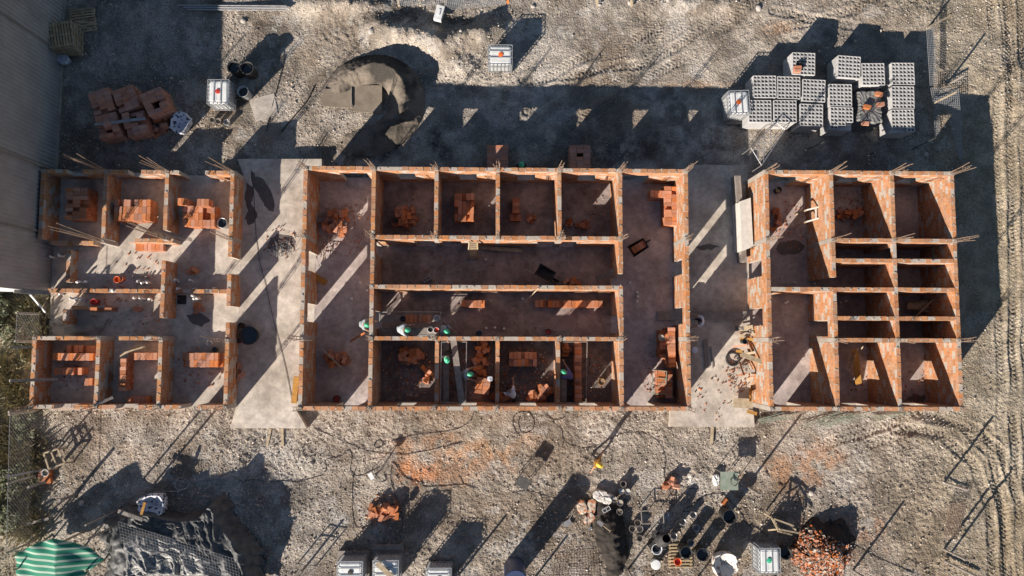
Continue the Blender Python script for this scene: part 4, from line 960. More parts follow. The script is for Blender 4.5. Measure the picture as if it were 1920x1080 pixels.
lattice('mesh_panel', 'steel mesh panels leaning along the top edge', 'steel mesh', (P(742, -6, 1.0), P(868, -6, 1.0), P(872, 10, .3), P(746, 10, .3)), 34, 6, .014, 'cage')
lattice('mesh_panel', 'steel mesh panel leaning right of the white canister', 'steel mesh', (P(832, -6, 1.2), P(945, -10, 1.2), P(948, 8, .3), P(836, 19, .3)), 32, 9, .014, 'cage')
lattice('mesh_panel', 'steel mesh draped over the black tarpaulin', 'steel mesh', (P(222, 978, 1.86), P(445, 1050, 1.75), P(450, 1090, 1.7), P(228, 1018, 1.9)), 40, 7, .006, 'cage')
lattice('mesh_panel', 'flat mesh lying between the two dark shadows at the bottom', 'steel mesh', (P(1040, 1040, .05), P(1120, 1030, .05), P(1125, 1085, .05), P(1035, 1085, .05)), 16, 10, .010, 'rebar')
lattice('mesh_panel', 'steel mesh sheet standing at the bottom right', 'steel mesh', (P(1768, 1010, .1), P(1795, 1010, .1), P(1812, 940, .5), P(1780, 945, .5)), 9, 22, .012, 'rebar')
for i in range(22):
    pass
rbm = MB()
for i in range(26):
    x = 1560+random.uniform(-38, 45); y = 783+random.uniform(-10, 8); rbm.tube([P(x-random.uniform(18, 40), y+random.uniform(5, 16), .12), P(x, y, .14+.02*random.random()), P(x+random.uniform(15, 45), y-random.uniform(6, 12), .12)], .012, 4)
link('rod_bundle', rbm.mesh('rod_bundle', M['greenpaint']), None, None, 0, 'spread bundle of green steel rods outside the front of the right block', 'steel rods')
rbm = MB()
for i in range(9): rbm.tube([P(1418+random.uniform(0, 12), 795-random.uniform(0, 12), .12), P(1470+random.uniform(-10, 25), 778+random.uniform(-6, 8), .12)], .012, 4)
link('rod_bundle', rbm.mesh('rod_bundle', M['greenpaint']), None, None, 0, 'few green rods beside the right porch corner', 'steel rods')
rbm = MB()
for i in range(5): rbm.tube([P(1630+i*4, 782+i, .1), P(1690+i*6, 770+i*1.5, .1)], .012, 4)
link('rod_bundle', rbm.mesh('rod_bundle', M['greenpaint']), None, None, 0, 'thin green rods lying further right along the front of the right block', 'steel rods')
rbm = MB()
for i in range(30):
    x, y = random.uniform(500, 545), random.uniform(445, 470); rbm.tube([P(x, y, FL+.06), P(x+random.uniform(-4, 8), y+random.uniform(6, 16), FL+random.uniform(.05, .3)), P(x+random.uniform(-2, 16), y+random.uniform(10, 16), FL+.05)], .012, 4)
link('rebar_offcuts', rbm.mesh('rebar_offcuts', M['cage']), None, None, 0, 'pile of bent rebar offcuts on the left porch wet patch', 'steel rods')
rbm = MB()
for i in range(46):
    x, y = random.uniform(590, 636), random.uniform(440, 482); z = FL+random.uniform(.03, .7)
    if y-440 > (640-x)*.9+8: continue
    rbm.tube([P(x, y, z), P(x+random.uniform(-6, 6), y+random.uniform(6, 18), z+random.uniform(-.1, .5))], .014, 4)
link('rebar_offcuts', rbm.mesh('rebar_offcuts', M['rebar']), None, None, 0, 'heap of tied rebar stirrups beside the west corridor wall', 'steel rods')
for k, (x0, y0, x1, y1, n, lb) in enumerate(((113, 426, 190, 450, 6, 'long rebar rods reaching over the first left room'), (258, 425, 310, 447, 5, 'rebar rods hanging across the second left room'), (286, 430, 360, 450, 5, 'rusty rods tied across the corridor of the left block'), (118, 292, 158, 306, 4, 'rebar ends poking up beside the warehouse'))):
    rbm = MB()
    for i in range(n): rbm.tube([P(x0+random.uniform(-3, 3), y0+i*1.9-4, 2.7), P(x1, y1+i*1.4-3, 1.75)], .013, 4)
    link('rebar_rods', rbm.mesh('rebar_rods', M['rebar']), None, None, 0, lb, 'steel rods')
# little welded steel frame, scaffold frames
def frame(label, pts, z, legs, t=.04, mt='steel', name='scaffold', cat='scaffold', inner=(), zb=FL):
    root = thing(name, label, cat, (0, 0, 0)); c = [P(a, b, z) for a, b in pts]; mb = MB()
    for i in range(len(c)): mb.tube([c[i], c[(i+1) % len(c)]], t/2, 6)
    for a, b in inner: mb.tube([P(*a, z), P(*b, z)], t/2*.8, 6)
    link('rail', mb.mesh('rail', M[mt]), root)
    if legs:
        for p in c: mb = MB(); mb.tube([p, (p.x, p.y, zb)], t/2, 6); link('leg', mb.mesh('leg', M[mt]), root)
    return root
frame('tubular scaffold frame carrying buckets in the southern hall', ((712, 585), (826, 585), (826, 629), (712, 629)), 1.45, True, .045, 'cage')
frame('tubular scaffold frame between two south rooms', ((828, 641), (875, 641), (873, 755), (826, 755)), 1.6, True, .04, 'steel')
frame('bare steel trestle in the middle fourth room', ((1050, 641), (1101, 641), (1099, 755), (1050, 755)), 1.5, True, .035, 'greywood')
frame('small green steel trestle in the sunlit doorway patch', ((1222, 692), (1250, 696), (1248, 740), (1224, 738)), 1.15, True, .04, 'greenpaint', inner=(((1222, 708), (1250, 710)), ((1224, 738), (1250, 708))))
frame('lattice scaffold tower on the gravel below the block pallets', ((1408, 277), (1456, 230), (1472, 243), (1428, 310)), 1.6, True, .04, 'steel', inner=(((1420, 265), (1420, 300)), ((1432, 253), (1432, 303)), ((1444, 242), (1446, 285)), ((1410, 279), (1440, 282)), ((1432, 258), (1462, 258)), ((1420, 268), (1452, 270))), zb=0)
frame('open rectangular sieve frame in the mixing yard', ((1202, 958), (1243, 956), (1245, 981), (1204, 982)), .55, True, .05, 'greywood', 'sieve', 'sieve', zb=0)
frame('grey trestle frame at the bottom left of the tanks', ((557, 1058), (592, 1062), (575, 1082), (540, 1078)), .9, True, .05, 'greywood', inner=(((568, 1059), (552, 1080)), ((580, 1060), (564, 1081))), zb=0)
for lb, a, b, c, d, z in (('upper dark plank deck carrying buckets on the southern scaffold', 713, 597, 826, 597, 1.5), ('lower dark plank deck under two workers on the southern scaffold', 713, 621, 826, 621, 1.5)):
    plank(lb, a, b, z, c, d, z, .32, .045, 'greywood', 'scaffold_plank', 'plank')
B('bucket', 'black mortar tub on the southern scaffold', 'bucket', 755, 598, .13, .2, 'black', 'black', zb=1.53); B('bucket', 'pale rimmed bucket at the end of the upper scaffold deck', 'bucket', 819, 597, .14, .28, 'pvc', 'mortar', zb=1.53); B('bucket', 'dark red bucket at the end of the lower scaffold deck', 'bucket', 818, 619, .13, .28, 'pvc', 'red', zb=1.53); B('bucket', 'bucket between the workers and the red bucket', 'bucket', 807, 618, .13, .28, 'pvc', 'black', zb=1.53)
for lb, px, w_ in (('sunlit bricks on the upper scaffold deck', 772, 3), ('second small brick pile on the upper scaffold deck', 797, 3)):
    r_ = thing('brick_heap', lb, 'bricks', P(px, 598, 1.53), 0, 'loose heaps of bricks'); brick_parts(r_, [((i-1)*.19, 0, 0, math.pi/2, 0) for i in range(w_)])
# ladder on the middle wall
lad = thing('wooden_ladder', 'wooden ladder leaning on the middle wall above the dark hall', 'ladder', (0, 0, 0)); mb = MB()
A0, A1, B0, B1 = P(880, 453, 2.6), P(895, 453, 2.6), P(877, 486, FL+.02), P(896, 486, FL+.02)
mb.beam(A0, B0, .05, .08); mb.beam(A1, B1, .05, .08); link('rail', mb.mesh('rail', M['wood']), lad)
for k in range(9): mb = MB(); t = (k+.5)/9; mb.beam(A0.lerp(B0, t), A1.lerp(B1, t), .07, .03); link('rung', mb.mesh('rung', M['wood']), lad)
# wheelbarrows
def barrow(label, px, py, rz, load=None, z=FL, mt='black'):
    q = P(px, py, z+.5); root = thing('wheelbarrow', label, 'wheelbarrow', (q.x, q.y, z), rz, 'wheelbarrows')
    mb = MB(); vs = [(-.28, -.2, .28), (.3, -.16, .28), (.3, .16, .28), (-.28, .2, .28), (-.42, -.31, .56), (.46, -.27, .56), (.46, .27, .56), (-.42, .31, .56)]
    vi = [(x*.94, y*.93, zz+.02 if zz < .5 else zz) for x, y, zz in vs]
    mb.add(vs+vi, [(3, 2, 1, 0), (8, 9, 10, 11)]+[(k, (k+1) % 4, 4+(k+1) % 4, 4+k) for k in range(4)]+[(8+k, 12+k, 12+(k+1) % 4, 8+(k+1) % 4) for k in range(4)]+[(4+k, 4+(k+1) % 4, 12+(k+1) % 4, 12+k) for k in range(4)])
    link('tray', mb.mesh('tray', M[mt]), root)
    mb = MB(); mb.lathe((0, 0, -.04), [(.06, 0), (.17, 0), (.19, .02), (.19, .06), (.17, .08), (.06, .08)], 16); o = link('wheel', mb.mesh('wheel', M['black']), root, (.62, 0, .19)); o.rotation_euler = (math.pi/2, 0, 0)
    for s_ in (-1, 1):
        mb = MB(); mb.tube([(.66, s_*.07, .19), (.2, s_*.2, .26), (-.4, s_*.27, .5), (-.85, s_*.29, .58)], .017, 6); mb.tube([(-.25, s_*.22, .38), (-.3, s_*.25, 0)], .015, 5); link('handle', mb.mesh('handle', M['steel']), root)
    if load: brick_parts(thing('brick_heap', load, 'bricks', (q.x, q.y, z+.31), rz, 'loose heaps of bricks'), [((i-1.3)*.19, 0, .186*k+random.uniform(0, .02), math.pi/2+.03, 0) for i in range(4) for k in (0, 1)][:7])
    return root
barrow('wheelbarrow loaded with bricks in the east corridor', 1196, 464, .55, 'dark red bricks loaded in the east corridor wheelbarrow'); barrow('empty black wheelbarrow in the dark long hall', 1022, 512, -.5)
# tables
def table(label, px, py, wd, dp, h, mt, rz=0, tilt=0, top_th=.04):
    q = P(px, py, h); g = gz(q.x, q.y); root = thing('work_table', label, 'table', (q.x, q.y, g), rz); mb = MB()
    mb.box(0, 0, h-top_th, wd, dp, top_th, tilt=(0, tilt)); link('table_top', mb.mesh('table_top', M[mt]), root)
    for x in (-1, 1):
        for y in (-1, 1): mb = MB(); mb.tube([(x*(wd/2-.05), y*(dp/2-.05), h-top_th+tilt*y*dp/2), (x*(wd/2-.02), y*(dp/2-.02), 0)], .02, 6); link('leg', mb.mesh('leg', M['greywood']), root)
    return root
table('small square table with a black top and a thin shadow of legs', 981, 905, .62, .5, .8, 'black', -.45, .25); table('green boarded table with coiled cable on it', 1368, 902, .82, .85, .85, 'greenpaint')
mb = MB(); mb.tube([(.16*math.cos(a)*(1+.1*math.sin(a*3.3)), .2*math.sin(a), .01+a*.004) for a in [k*.35 for k in range(54)]], .012, 4); link('cable_coil', mb.mesh('cable_coil', M['cable']), None, P(1376, 902, .9+.02), 0, 'coiled black cable lying on the green table', 'cable')
# electrical box on a stand
eb = thing('site_power_box', 'small white box on a thin dark stand beside snaking hoses', 'power box', zc(706, 884)); mb = MB(); mb.box(-.1, -.05, .78, .2, .32, .12, .5); link('box', mb.mesh('box', M['white']), eb)
for a in (0.3, 2.4, 4.5): mb = MB(); mb.tube([(-.1, -.05, .8), (math.cos(a)*.25, math.sin(a)*.25, 0)], .016, 5); link('leg', mb.mesh('leg', M['black']), eb)
# cement mixer
cm = thing('cement_mixer', 'black cement mixer between the sieve frame and the plastic wrapped drum', 'cement mixer', zc(1232, 1008), .6); mb = MB()
mb.lathe((0, 0, .55), [(.18, 0), (.33, .12), (.34, .35), (.2, .6), (.19, .6), (.3, .34), (.15, .1)], 20, tilt=(.5, .2)); link('drum', mb.mesh('drum', M['black'], True), cm)
for s_ in (-1, 1): mb = MB(); mb.tube([(-.5, s_*.35, 0), (0, s_*.38, .8), (.5, s_*.35, 0)], .025, 6); link('leg', mb.mesh('leg', M['black']), cm)
mb = MB(); mb.box(-.45, 0, .35, .3, .36, .32); link('motor', mb.mesh('motor', M['black']), cm); mb = MB(); mb.lathe((0, .42, .7), [(.2, 0), (.2, .03)], 14); link('wheel', mb.mesh('wheel', M['black']), cm)
# slatted pallet in mixing yard, shovels
mb = MB()
for j in range(8): mb.box(0, -.52+.15*j, .08, 1.15, .07, .02)
for i in (-1, 0, 1): mb.box(i*.5, 0, 0, .09, 1.15, .08)
link('wooden_pallet', mb.mesh('wooden_pallet', M['wood']), None, zc(1275, 1042), 0, 'slatted pallet under the buckets of the mixing yard', 'pallet')
def shovel(label, x0, y0, x1, y1, z=.3):
    root = thing('shovel', label, 'shovel', (0, 0, 0), 0, 'shovels'); a, b = P(x0, y0, z), P(x1, y1, z+.25); mb = MB(); mb.tube([a, b], .016, 6); d = (b-a).normalized(); s_ = d.cross(Vector((0, 0, 1)))*.07; mb.tube([b-s_, b+s_], .014, 5); link('handle', mb.mesh('handle', M['wood']), root)
    mb = MB(); e = a-d*.28; w_ = d.cross(Vector((0, 0, 1)))*.12; u = Vector((0, 0, .012)); vs = [a-w_, a+w_, e+w_*.8, e-d*.06, e-w_*.8]; mb.add([v+u for v in vs]+[v-u for v in vs], [(0, 1, 2, 3, 4), (9, 8, 7, 6, 5)]+[(i, 5+i, 5+(i+1) % 5, (i+1) % 5) for i in range(5)]); link('blade', mb.mesh('blade', M['steel']), root)
shovel('shovel standing against the sieve frame', 1232, 1000, 1252, 987, .5); shovel('shovel lying on the dark sand heap', 1130, 985, 1144, 996, .5); shovel('shovel dropped beside the mixing yard', 1256, 962, 1284, 928, .1); shovel('pale shovel beside the torn bags', 1104, 990, 1090, 982, .1)

# ---- earth, sand and rubble heaps
def pile(name, label, cat, outline_fn, x0, y0, x1, y1, mt, st=.05, sink=-.08):
    xs = np.arange(x0, x1, st); ys_ = np.arange(y0, y1, st); X, Y = np.meshgrid(xs, ys_); Hh = outline_fn(X, Y); G = ground_h(X, Y)
    Z = G+Hh; keep = Hh > .0
    nx, ny = len(xs), len(ys_); i, j = np.meshgrid(np.arange(nx-1), np.arange(ny-1)); a = (j*nx+i)
    kk = (keep[:-1, :-1] | keep[1:, :-1] | keep[:-1, 1:] | keep[1:, 1:]); a = a[kk]
    Z = np.where(keep, Z, G-.1)
    Fc = np.stack([a, a+1, a+nx+1, a+nx], -1); used, inv = np.unique(Fc, return_inverse=True); V = np.stack([X, Y, Z], -1).reshape(-1, 3)[used]
    me = batch_mesh(name, V, inv.reshape(-1, 4), M[mt]); me.polygons.foreach_set('use_smooth', np.ones(len(me.polygons), bool)); me.update(); return link(name, me, label=label, cat=cat)
cx, cy = pw(690, 195)
def crater(x, y):
    dx, dy = (x-cx-.1)/1.0, (y-cy+.1); a = np.arctan2(dy, dx); r = np.hypot(dx, dy*1.05); n = fbm(x, y, 1.5, 4, 51)
    R0 = 1.85+.12*np.sin(a*2); ht = 1.3*np.clip(np.cos((a-.5)/2), 0, 1)**1.6*(.85+.3*n)
    ht = np.where(dy < -.9, ht*.8, ht)
    q = np.abs(r-R0)/.9; h = ht*np.clip(1-q, 0, 1)**.8*1.0 - .06
    return h + (fbm(x, y, 7, 3, 52)-.5)*.07*(h > .02)
pile('sand_heap', 'horseshoe heap of dark damp sand around a mixing board', 'sand heap', crater, cx-3, cy-3, cx+3.2, cy+3, 'dampsand')
cx2, cy2 = pw(1147, 1010)
def ds(x, y):
    dx, dy = x-cx2, y-cy2; u = (dx+dy*.12)/.72; v = dy/1.95; q = np.sqrt(u*u+v*v)+(fbm(x, y, 1.8, 4, 61)-.5)*.5
    return .75*np.clip(1-q, 0, 1)**.8-.03 + (fbm(x, y, 8, 3, 62)-.5)*.06
pile('sand_heap', 'long heap of nearly black sand at the bottom edge', 'sand heap', ds, cx2-1.6, cy2-2.8, cx2+1.6, cy2+2.8, 'darksand')
cx3, cy3 = pw(1540, 1030)
def rb(x, y):
    dx, dy = x-cx3, y-cy3; q = np.sqrt((dx/1.55)**2+(dy/1.55)**2)+(fbm(x, y, 1.5, 4, 63)-.5)*.6
    return 1.05*np.clip(1-q, 0, 1)**.75-.03+(fbm(x, y, 6, 3, 64)-.5)*.12
pile('rubble_mound', 'mound of dark earth under broken bricks at the bottom right', 'rubble', rb, cx3-2.3, cy3-2.3, cx3+2.3, cy3+2.3, 'darksand')
def shards(label, cxx, cyy, rad, n, hfn, mats, s0=.05, s1=.2, name='brick_rubble', kind='stuff', cat='rubble', gate=False, zf=None):
    mb = MB()
    for i in range(n):
        a, r = random.uniform(0, 6.28), rad*math.sqrt(random.random()); x, y = cxx+r*math.cos(a), cyy+r*math.sin(a); hh = float(hfn(np.array([x]), np.array([y]))[0]); z = (gz(x, y) if zf is None else zf)+max(0, hh)
        if gate and (hh < .02 or (y-cyy)+(x-cxx)*.5 > random.uniform(.3, 1.3)): continue
        L = random.uniform(s0, s1); tz = random.uniform(-.5, .5); m = 0 if random.random() < .72 else 1
        mb.box(x, y, z-.01, L, L*random.uniform(.3, .7), random.uniform(.02, .08), a*3, m, 0, (tz, random.uniform(-.5, .5)))
    return link(name, mb.mesh(name, [M[q] for q in mats]), None, None, 0, label, cat, None, kind)
shards('broken orange brick pieces and pale mortar lumps heaped at the bottom right', cx3, cy3-.3, 1.7, 2600, rb, ('rubble_brick', 'mortar'), .03, .16, gate=True)
a_, b_ = pw(722, 960); shards('crushed brick pieces around the small brick heap at the bottom', a_, b_, .9, 130, lambda x, y: x*0+.02, ('brick', 'mortar'), .03, .12)
r_ = thing('brick_heap', 'tumbled heap of broken bricks left of the long shadow at the bottom', 'bricks', zc(722, 958), 0, 'loose heaps of bricks')
brick_parts(r_, [(random.uniform(-.65, .65), random.uniform(-.3, .3), .03+.13*(i//9), random.uniform(0, 3.1), 2 if random.random() < .7 else 0) for i in range(28)])
r_ = thing('brick_heap', 'small bright heap of bricks beside a hose in the yard', 'bricks', zc(1255, 905), 0, 'loose heaps of bricks'); brick_parts(r_, [(random.uniform(-.25, .25), random.uniform(-.15, .15), .03+.12*(i//4), random.uniform(0, 3), 2) for i in range(9)])
r_ = thing('brick_heap', 'few bricks by a pail beside the far left fence', 'bricks', zc(95, 890), 0, 'loose heaps of bricks'); brick_parts(r_, [((i % 3-1)*.2, (i//3-.5)*.3, .02, math.pi/2+.2, 0) for i in range(6)])
B('bucket', 'pale pail beside the bricks at the far left fence', 'bucket', 84, 887, .16, .3, 'pvc', 'sand')
o1, o2 = pw(300, 900)
# mixing board in the crater
mx = thing('mixing_board', 'grey sheet metal mixing board half buried in the horseshoe sand heap', 'mixing board', (0, 0, 0))
for i, (x0, x1, y0, y1) in enumerate(((604, 659, 166, 198), (661, 716, 160, 208))):
    a, b, c, d = P(x0, y0, .22), P(x1, y0-1, .22), P(x1, y1+4, .22), P(x0, y1, .22); mb = MB(); u = Vector((0, 0, .05))
    zz = .14; vs = [Vector((p.x, p.y, gz(p.x, p.y)+zz)) for p in (d, c, b, a)]; zt = max(v.z for v in vs); vs = [Vector((v.x, v.y, zt)) for v in vs]
    mb.add(vs+[v+u for v in vs], [(3, 2, 1, 0), (4, 5, 6, 7), (0, 1, 5, 4), (1, 2, 6, 5), (2, 3, 7, 6), (3, 0, 4, 7)]); link('sheet', mb.mesh('sheet', M['sand']), mx)
    if i == 0:
        for (p, q_) in ((b, c),): mb = MB(); mb.beam((p.x, p.y, zt+.1), (q_.x, q_.y, zt+.1), .05, .12); link('rib', mb.mesh('rib', M['greywood']), mx)
# flat pads and damp patches
def patch(name, label, pts, z, mt, kind='structure', zoff=.004, th=.05):
    vs = [P(a, b, z) for a, b in pts]; n = len(vs); gg = [z if z > .05 else gz(v.x, v.y)+.03 for v in vs]
    mb = MB(); mb.add([(v.x, v.y, g+zoff) for v, g in zip(vs, gg)]+[(v.x, v.y, g+zoff-(.0035 if z > .05 else th)) for v, g in zip(vs, gg)], [tuple(reversed(range(n)))]+[(i, (i+1) % n, n+(i+1) % n, n+i) for i in range(n)])
    me = mb.mesh(name, M[mt]); me.polygons[0].flip() if me.polygons[0].normal.z < 0 else None
    return link(name, me, kind=kind)
def wob(pts, k=6, amp=2.0, seed=1):
    r_ = random.Random(seed); out = []
    for i in range(len(pts)):
        a, b = pts[i], pts[(i+1) % len(pts)]
        for j in range(k): t = j/k; out.append((a[0]+(b[0]-a[0])*t+r_.uniform(-amp, amp), a[1]+(b[1]-a[1])*t+r_.uniform(-amp, amp)))
    return out
patch('wet_patch', '', wob(((471, 318), (480, 330), (492, 335), (505, 352), (515, 380), (512, 396), (500, 392), (490, 376), (484, 362), (474, 350), (470, 335)), 3, 1.5, 3), FL-.004, 'wet')
patch('wet_patch', '', wob(((462, 344), (474, 350), (477, 366), (470, 380), (476, 390), (483, 402), (476, 416), (466, 423), (460, 410), (464, 396), (459, 372)), 3, 1.5, 4), FL-.004, 'wet')
patch('wet_patch', '', wob(((507, 446), (520, 438), (548, 444), (556, 452), (548, 466), (520, 468), (498, 466)), 3, 1.5, 5), FL-.004, 'wet')
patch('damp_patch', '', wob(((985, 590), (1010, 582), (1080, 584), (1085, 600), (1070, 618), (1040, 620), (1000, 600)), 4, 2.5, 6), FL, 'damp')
patch('wet_patch', '', wob(((1305, 462), (1330, 458), (1352, 462), (1335, 468), (1312, 468)), 3, 1.5, 8), FP, 'wet')
patch('wet_patch', '', wob(((1455, 468), (1462, 455), (1490, 450), (1510, 460), (1500, 475), (1470, 480)), 3, 2, 9), FR, 'wet')
patch('wet_patch', '', wob(((1700, 748), (1712, 738), (1735, 742), (1732, 755), (1705, 755)), 3, 2, 10), FR, 'wet')
patch('wet_patch', '', wob(((350, 590), (372, 586), (395, 600), (380, 612), (360, 606)), 3, 2, 13), FL-.01, 'wet')
patch('concrete_pad', '', ((470, 190), (515, 176), (522, 214), (482, 230)), 0, 'slab')

# ================================================================== warehouse
WXp = P(112, 200, .28).x; WYp = P(92, 547, .28).y; WHT = 5.55
wh = thing('warehouse', 'tall grey corrugated warehouse wall filling the left edge of the plot', 'warehouse', (WXp-10, WYp+15, 0))
def wp(name, mb, m):
    o = link(name, mb.mesh(name, m), wh); o.matrix_parent_inverse = Matrix.Translation((-(WXp-10), -(WYp+15), 0)); return o
mb = MB(); prof = []; y = WYp+.02
while y < WYp+32:
    prof += [(0, y), (0, y+.10), (.035, y+.13), (.035, y+.17)]; y += .20
vs = [(WXp-.04+a, b, .35) for a, b in prof]+[(WXp-.04+a, b, WHT) for a, b in prof]; n = len(prof)
mb.add(vs, [(i, i+1, n+i+1, n+i) for i in range(n-1)]); wp('siding', mb, M['siding'])
mb = MB(); mb.box(WXp-10.1, WYp+16, 0, 20.0, 32, WHT-.12); wp('wall', mb, M['greywall'])
mb = MB(); mb.box(WXp-.06, WYp+16, 0, .22, 32, .36); wp('plinth', mb, M['concrete'])
for py, wd in ((322, .10), (440, .08), (100, .05)):
    yv = P(110, py, .3).y; mb = MB(); mb.tube([(WXp+.03, yv, .37), (WXp+.03, yv, WHT-.1)], wd*.6, 8); wp('downpipe', mb, M['greywood'])
mb = MB(); mb.box(WXp-10.05, WYp+16, WHT-.115, 20.3, 32.3, .1); mb.box(WXp+.02, WYp+16, WHT-.02, .16, 32.4, .12); wp('roof', mb, M['siding'])
mb = MB(); mb.box(WXp-10.1, WYp-.03, .0, 20.05, .04, WHT-.14); wp('end_cladding', mb, M['greywall'])

# ================================================================== canopy and tarpaulins
out = pxo(((18, 1042), (70, 1018), (112, 1006), (170, 1028), (190, 1052), (160, 1075), (150, 1100), (25, 1105)), 1.7)
cxx = sum(a for a, b in out)/len(out); cyy = sum(b for a, b in out)/len(out)
cn = thing('shade_canopy', 'green and white striped cloth canopy stretched over a hut', 'canopy', (cxx, cyy, 0)); mb = MB(); n, mm = 14, 64; vs = []; fs = []
tot = [math.dist(out[i], out[(i+1) % len(out)]) for i in range(len(out))]; Lt = sum(tot); per = []
for k in range(mm):
    s_ = Lt*k/mm
    for i, t in enumerate(tot):
        if s_ <= t: a, b = out[i], out[(i+1) % len(out)]; per.append((a[0]+(b[0]-a[0])*s_/t-cxx, a[1]+(b[1]-a[1])*s_/t-cyy)); break
        s_ -= t
for r in range(n+1):
    f = r/n
    for k, (x, y) in enumerate(per):
        X, Y = x*f, y*f; rid = abs(X-.05); z = 2.15-.32*rid-.10*f*f+.05*math.sin(X*5+Y*2)*f+.06*math.sin(Y*9+X*3)*f*f
        if f == 1: z -= .05
        vs.append((X, Y, z))
for r in range(n):
    for k in range(mm): a, b = r*mm+k, r*mm+(k+1) % mm; fs.append((a, b, b+mm, a+mm))
mb.add(vs, fs); me = mb.mesh('cloth', M['stripe']); me.polygons.foreach_set('use_smooth', [True]*len(me.polygons)); link('cloth', me, cn)
for k in (0, 16, 32, 48, 60): mb = MB(); mb.tube([(per[k][0]*.93, per[k][1]*.93, 1.85), (per[k][0]*.93, per[k][1]*.93, -.1)], .045, 6); link('post', mb.mesh('post', M['wood']), cn)
sheet('tarpaulin', 'big black tarpaulin bunched over a long heap at the bottom left', 'tarpaulin', pxo(((178, 985), (215, 948), (262, 952), (330, 965), (395, 960), (412, 928), (430, 945), (440, 985), (470, 1010), (490, 1050), (495, 1110), (175, 1110)), .9), 1.5, M['tarp'], n=90, wr=.30, prof=.30, seed=21, wave=1.5)
sheet('tarpaulin', 'crinkled grey plastic sheet weighed down by steel mesh', 'tarpaulin', pxo(((180, 1000), (220, 975), (330, 990), (390, 1025), (440, 1060), (450, 1110), (178, 1110)), 1.6), 1.78, M['plastic'], n=90, wr=.20, prof=.5, seed=33, wave=2.4)
plank('dark timber holding down the black tarpaulin', 222, 958, 1.6, 268, 975, 1.6, .16, .1, 'greywood'); plank('ochre board stuck in the black tarpaulin beside the printed bag', 265, 965, 1.6, 272, 942, 1.6, .12, .05, 'yellowwood')
for lb, bx, by, tx, ty, r in (('tall thin pole rising from the black tarpaulin', 236, 976, 424, 769, .035), ('second tall pole behind the black tarpaulin', 226, 955, 385, 772, .03), ('short post in the stones left of the tarpaulin', 148, 925, 210, 827, .05),
        ('pole standing above the bottom trestle', 577, 1058, 650, 975, .035), ('post at the bottom edge right of the tanks', 862, 1076, 955, 965, .035), ('post at the bottom edge beside the tall dark blue water butt', 1003, 1082, 1066, 1008, .035),
        ('post beside the long dark sand heap', 1177, 1068, 1245, 995, .035), ('post at the bottom edge between sack and drums', 1306, 1084, 1386, 980, .035), ('tall post behind the open black drum', 1400, 912, 1505, 778, .04), ('post right of the broken brick mound', 1600, 1070, 1694, 936, .04),
        ('tall post beside the white batten', 1770, 905, 1861, 778, .04), ('right hand mesh post near the bottom right corner', 1772, 1052, 1896, 877, .04), ('left hand mesh post near the bottom right corner', 1770, 1030, 1862, 915, .04), ('post at the corner of the narrow mesh', 1737, 55, 1792, -2, .035), ('post behind the bent mesh corner', 1770, 163, 1846, 68, .035),
        ('stake at the foot of the leaning fence', 96, 900, 172, 790, .04)):
    a = on_ground(bx, by); b = on_ground(tx, ty); hh = math.hypot(b.x-a.x, b.y-a.y)/math.hypot(SX, SY); mb = MB(); mb.tube([(0, 0, -.1), (random.uniform(-.02, .02), random.uniform(-.02, .02), hh)], r*1.45, 8)
    link('post', mb.mesh('post', M['greywood']), None, a, 0, lb, 'post').name = 'wooden_post'
tr = thing('sawhorse', 'rough wooden sawhorse by the fence at the left edge', 'sawhorse', (0, 0, 0)); z = .9
cs = [P(a, b, z) for a, b in ((82, 850), (108, 842), (122, 868), (92, 880))]
for i in range(4): mb = MB(); mb.beam(cs[i], cs[(i+1) % 4], .07, .05); link('rail', mb.mesh('rail', M['wood']), tr)
mb = MB(); mb.beam(cs[0].lerp(cs[1], .5), cs[3].lerp(cs[2], .5), .06, .04); link('rail', mb.mesh('rail', M['wood']), tr)
for p in cs: mb = MB(); mb.beam(p, (p.x+.05, p.y-.05, gz(p.x, p.y)), .06, .06); link('leg', mb.mesh('leg', M['wood']), tr)
fl = thing('wooden_trestle', 'broken pale timber trestle beside the rubble mound', 'trestle', (0, 0, 0)); 
for a, b, c, d, z0, z1 in ((1446, 970, 1458, 992, .9, 1.0), (1452, 973, 1488, 986, .95, .8), (1458, 992, 1500, 1000, 1.0, .6), (1440, 994, 1462, 992, .8, 1.0), (1480, 982, 1492, 994, .8, .5), (1448, 972, 1464, 994, .9, .2), (1458, 996, 1486, 1003, .9, .5)):
    mb = MB(); mb.beam(P(a, b, z0), P(c, d, z1), .07, .05); link('rail', mb.mesh('rail', M['wood']), fl)
for a, b in ((1447, 971), (1463, 994)): mb = MB(); p = P(a, b, .9); mb.beam(p, (p.x, p.y, .05), .06, .06); link('leg', mb.mesh('leg', M['wood']), fl)
# white canister lying at the top
mb = MB(); mb.box(0, 0, 0, .38, .72, .28, 0, 0); mb.tube([(0, .36, .14), (0, .44, .14)], .05, 8); mb.box(0, 0, .27, .10, .3, .05)
o = link('canister', mb.mesh('canister', M['white']), None, P(824, 28, .35), -.25, 'white plastic canister tipped on the bank at the top edge', 'canister')
# orange flag post on top edge and small timber stakes
for px_a, lb in ((691, 'first'), (746, 'second'), (786, 'third'), (1118, 'fourth'), (1183, 'fifth')):
    mb = MB(); mb.beam(P(px_a, -6, .5), P(px_a+2, 12, .2), .10, .06); link('fence_stake', mb.mesh('fence_stake', M['wood']), None, None, 0, lb+' short timber stake from the left along the top edge', 'stake', 'timber stakes at the top edge')
plank('orange stake in front of the mesh at the top edge', 952, -6, .6, 952, 6, .3, .1, .05, 'orange', 'fence_stake', 'stake')
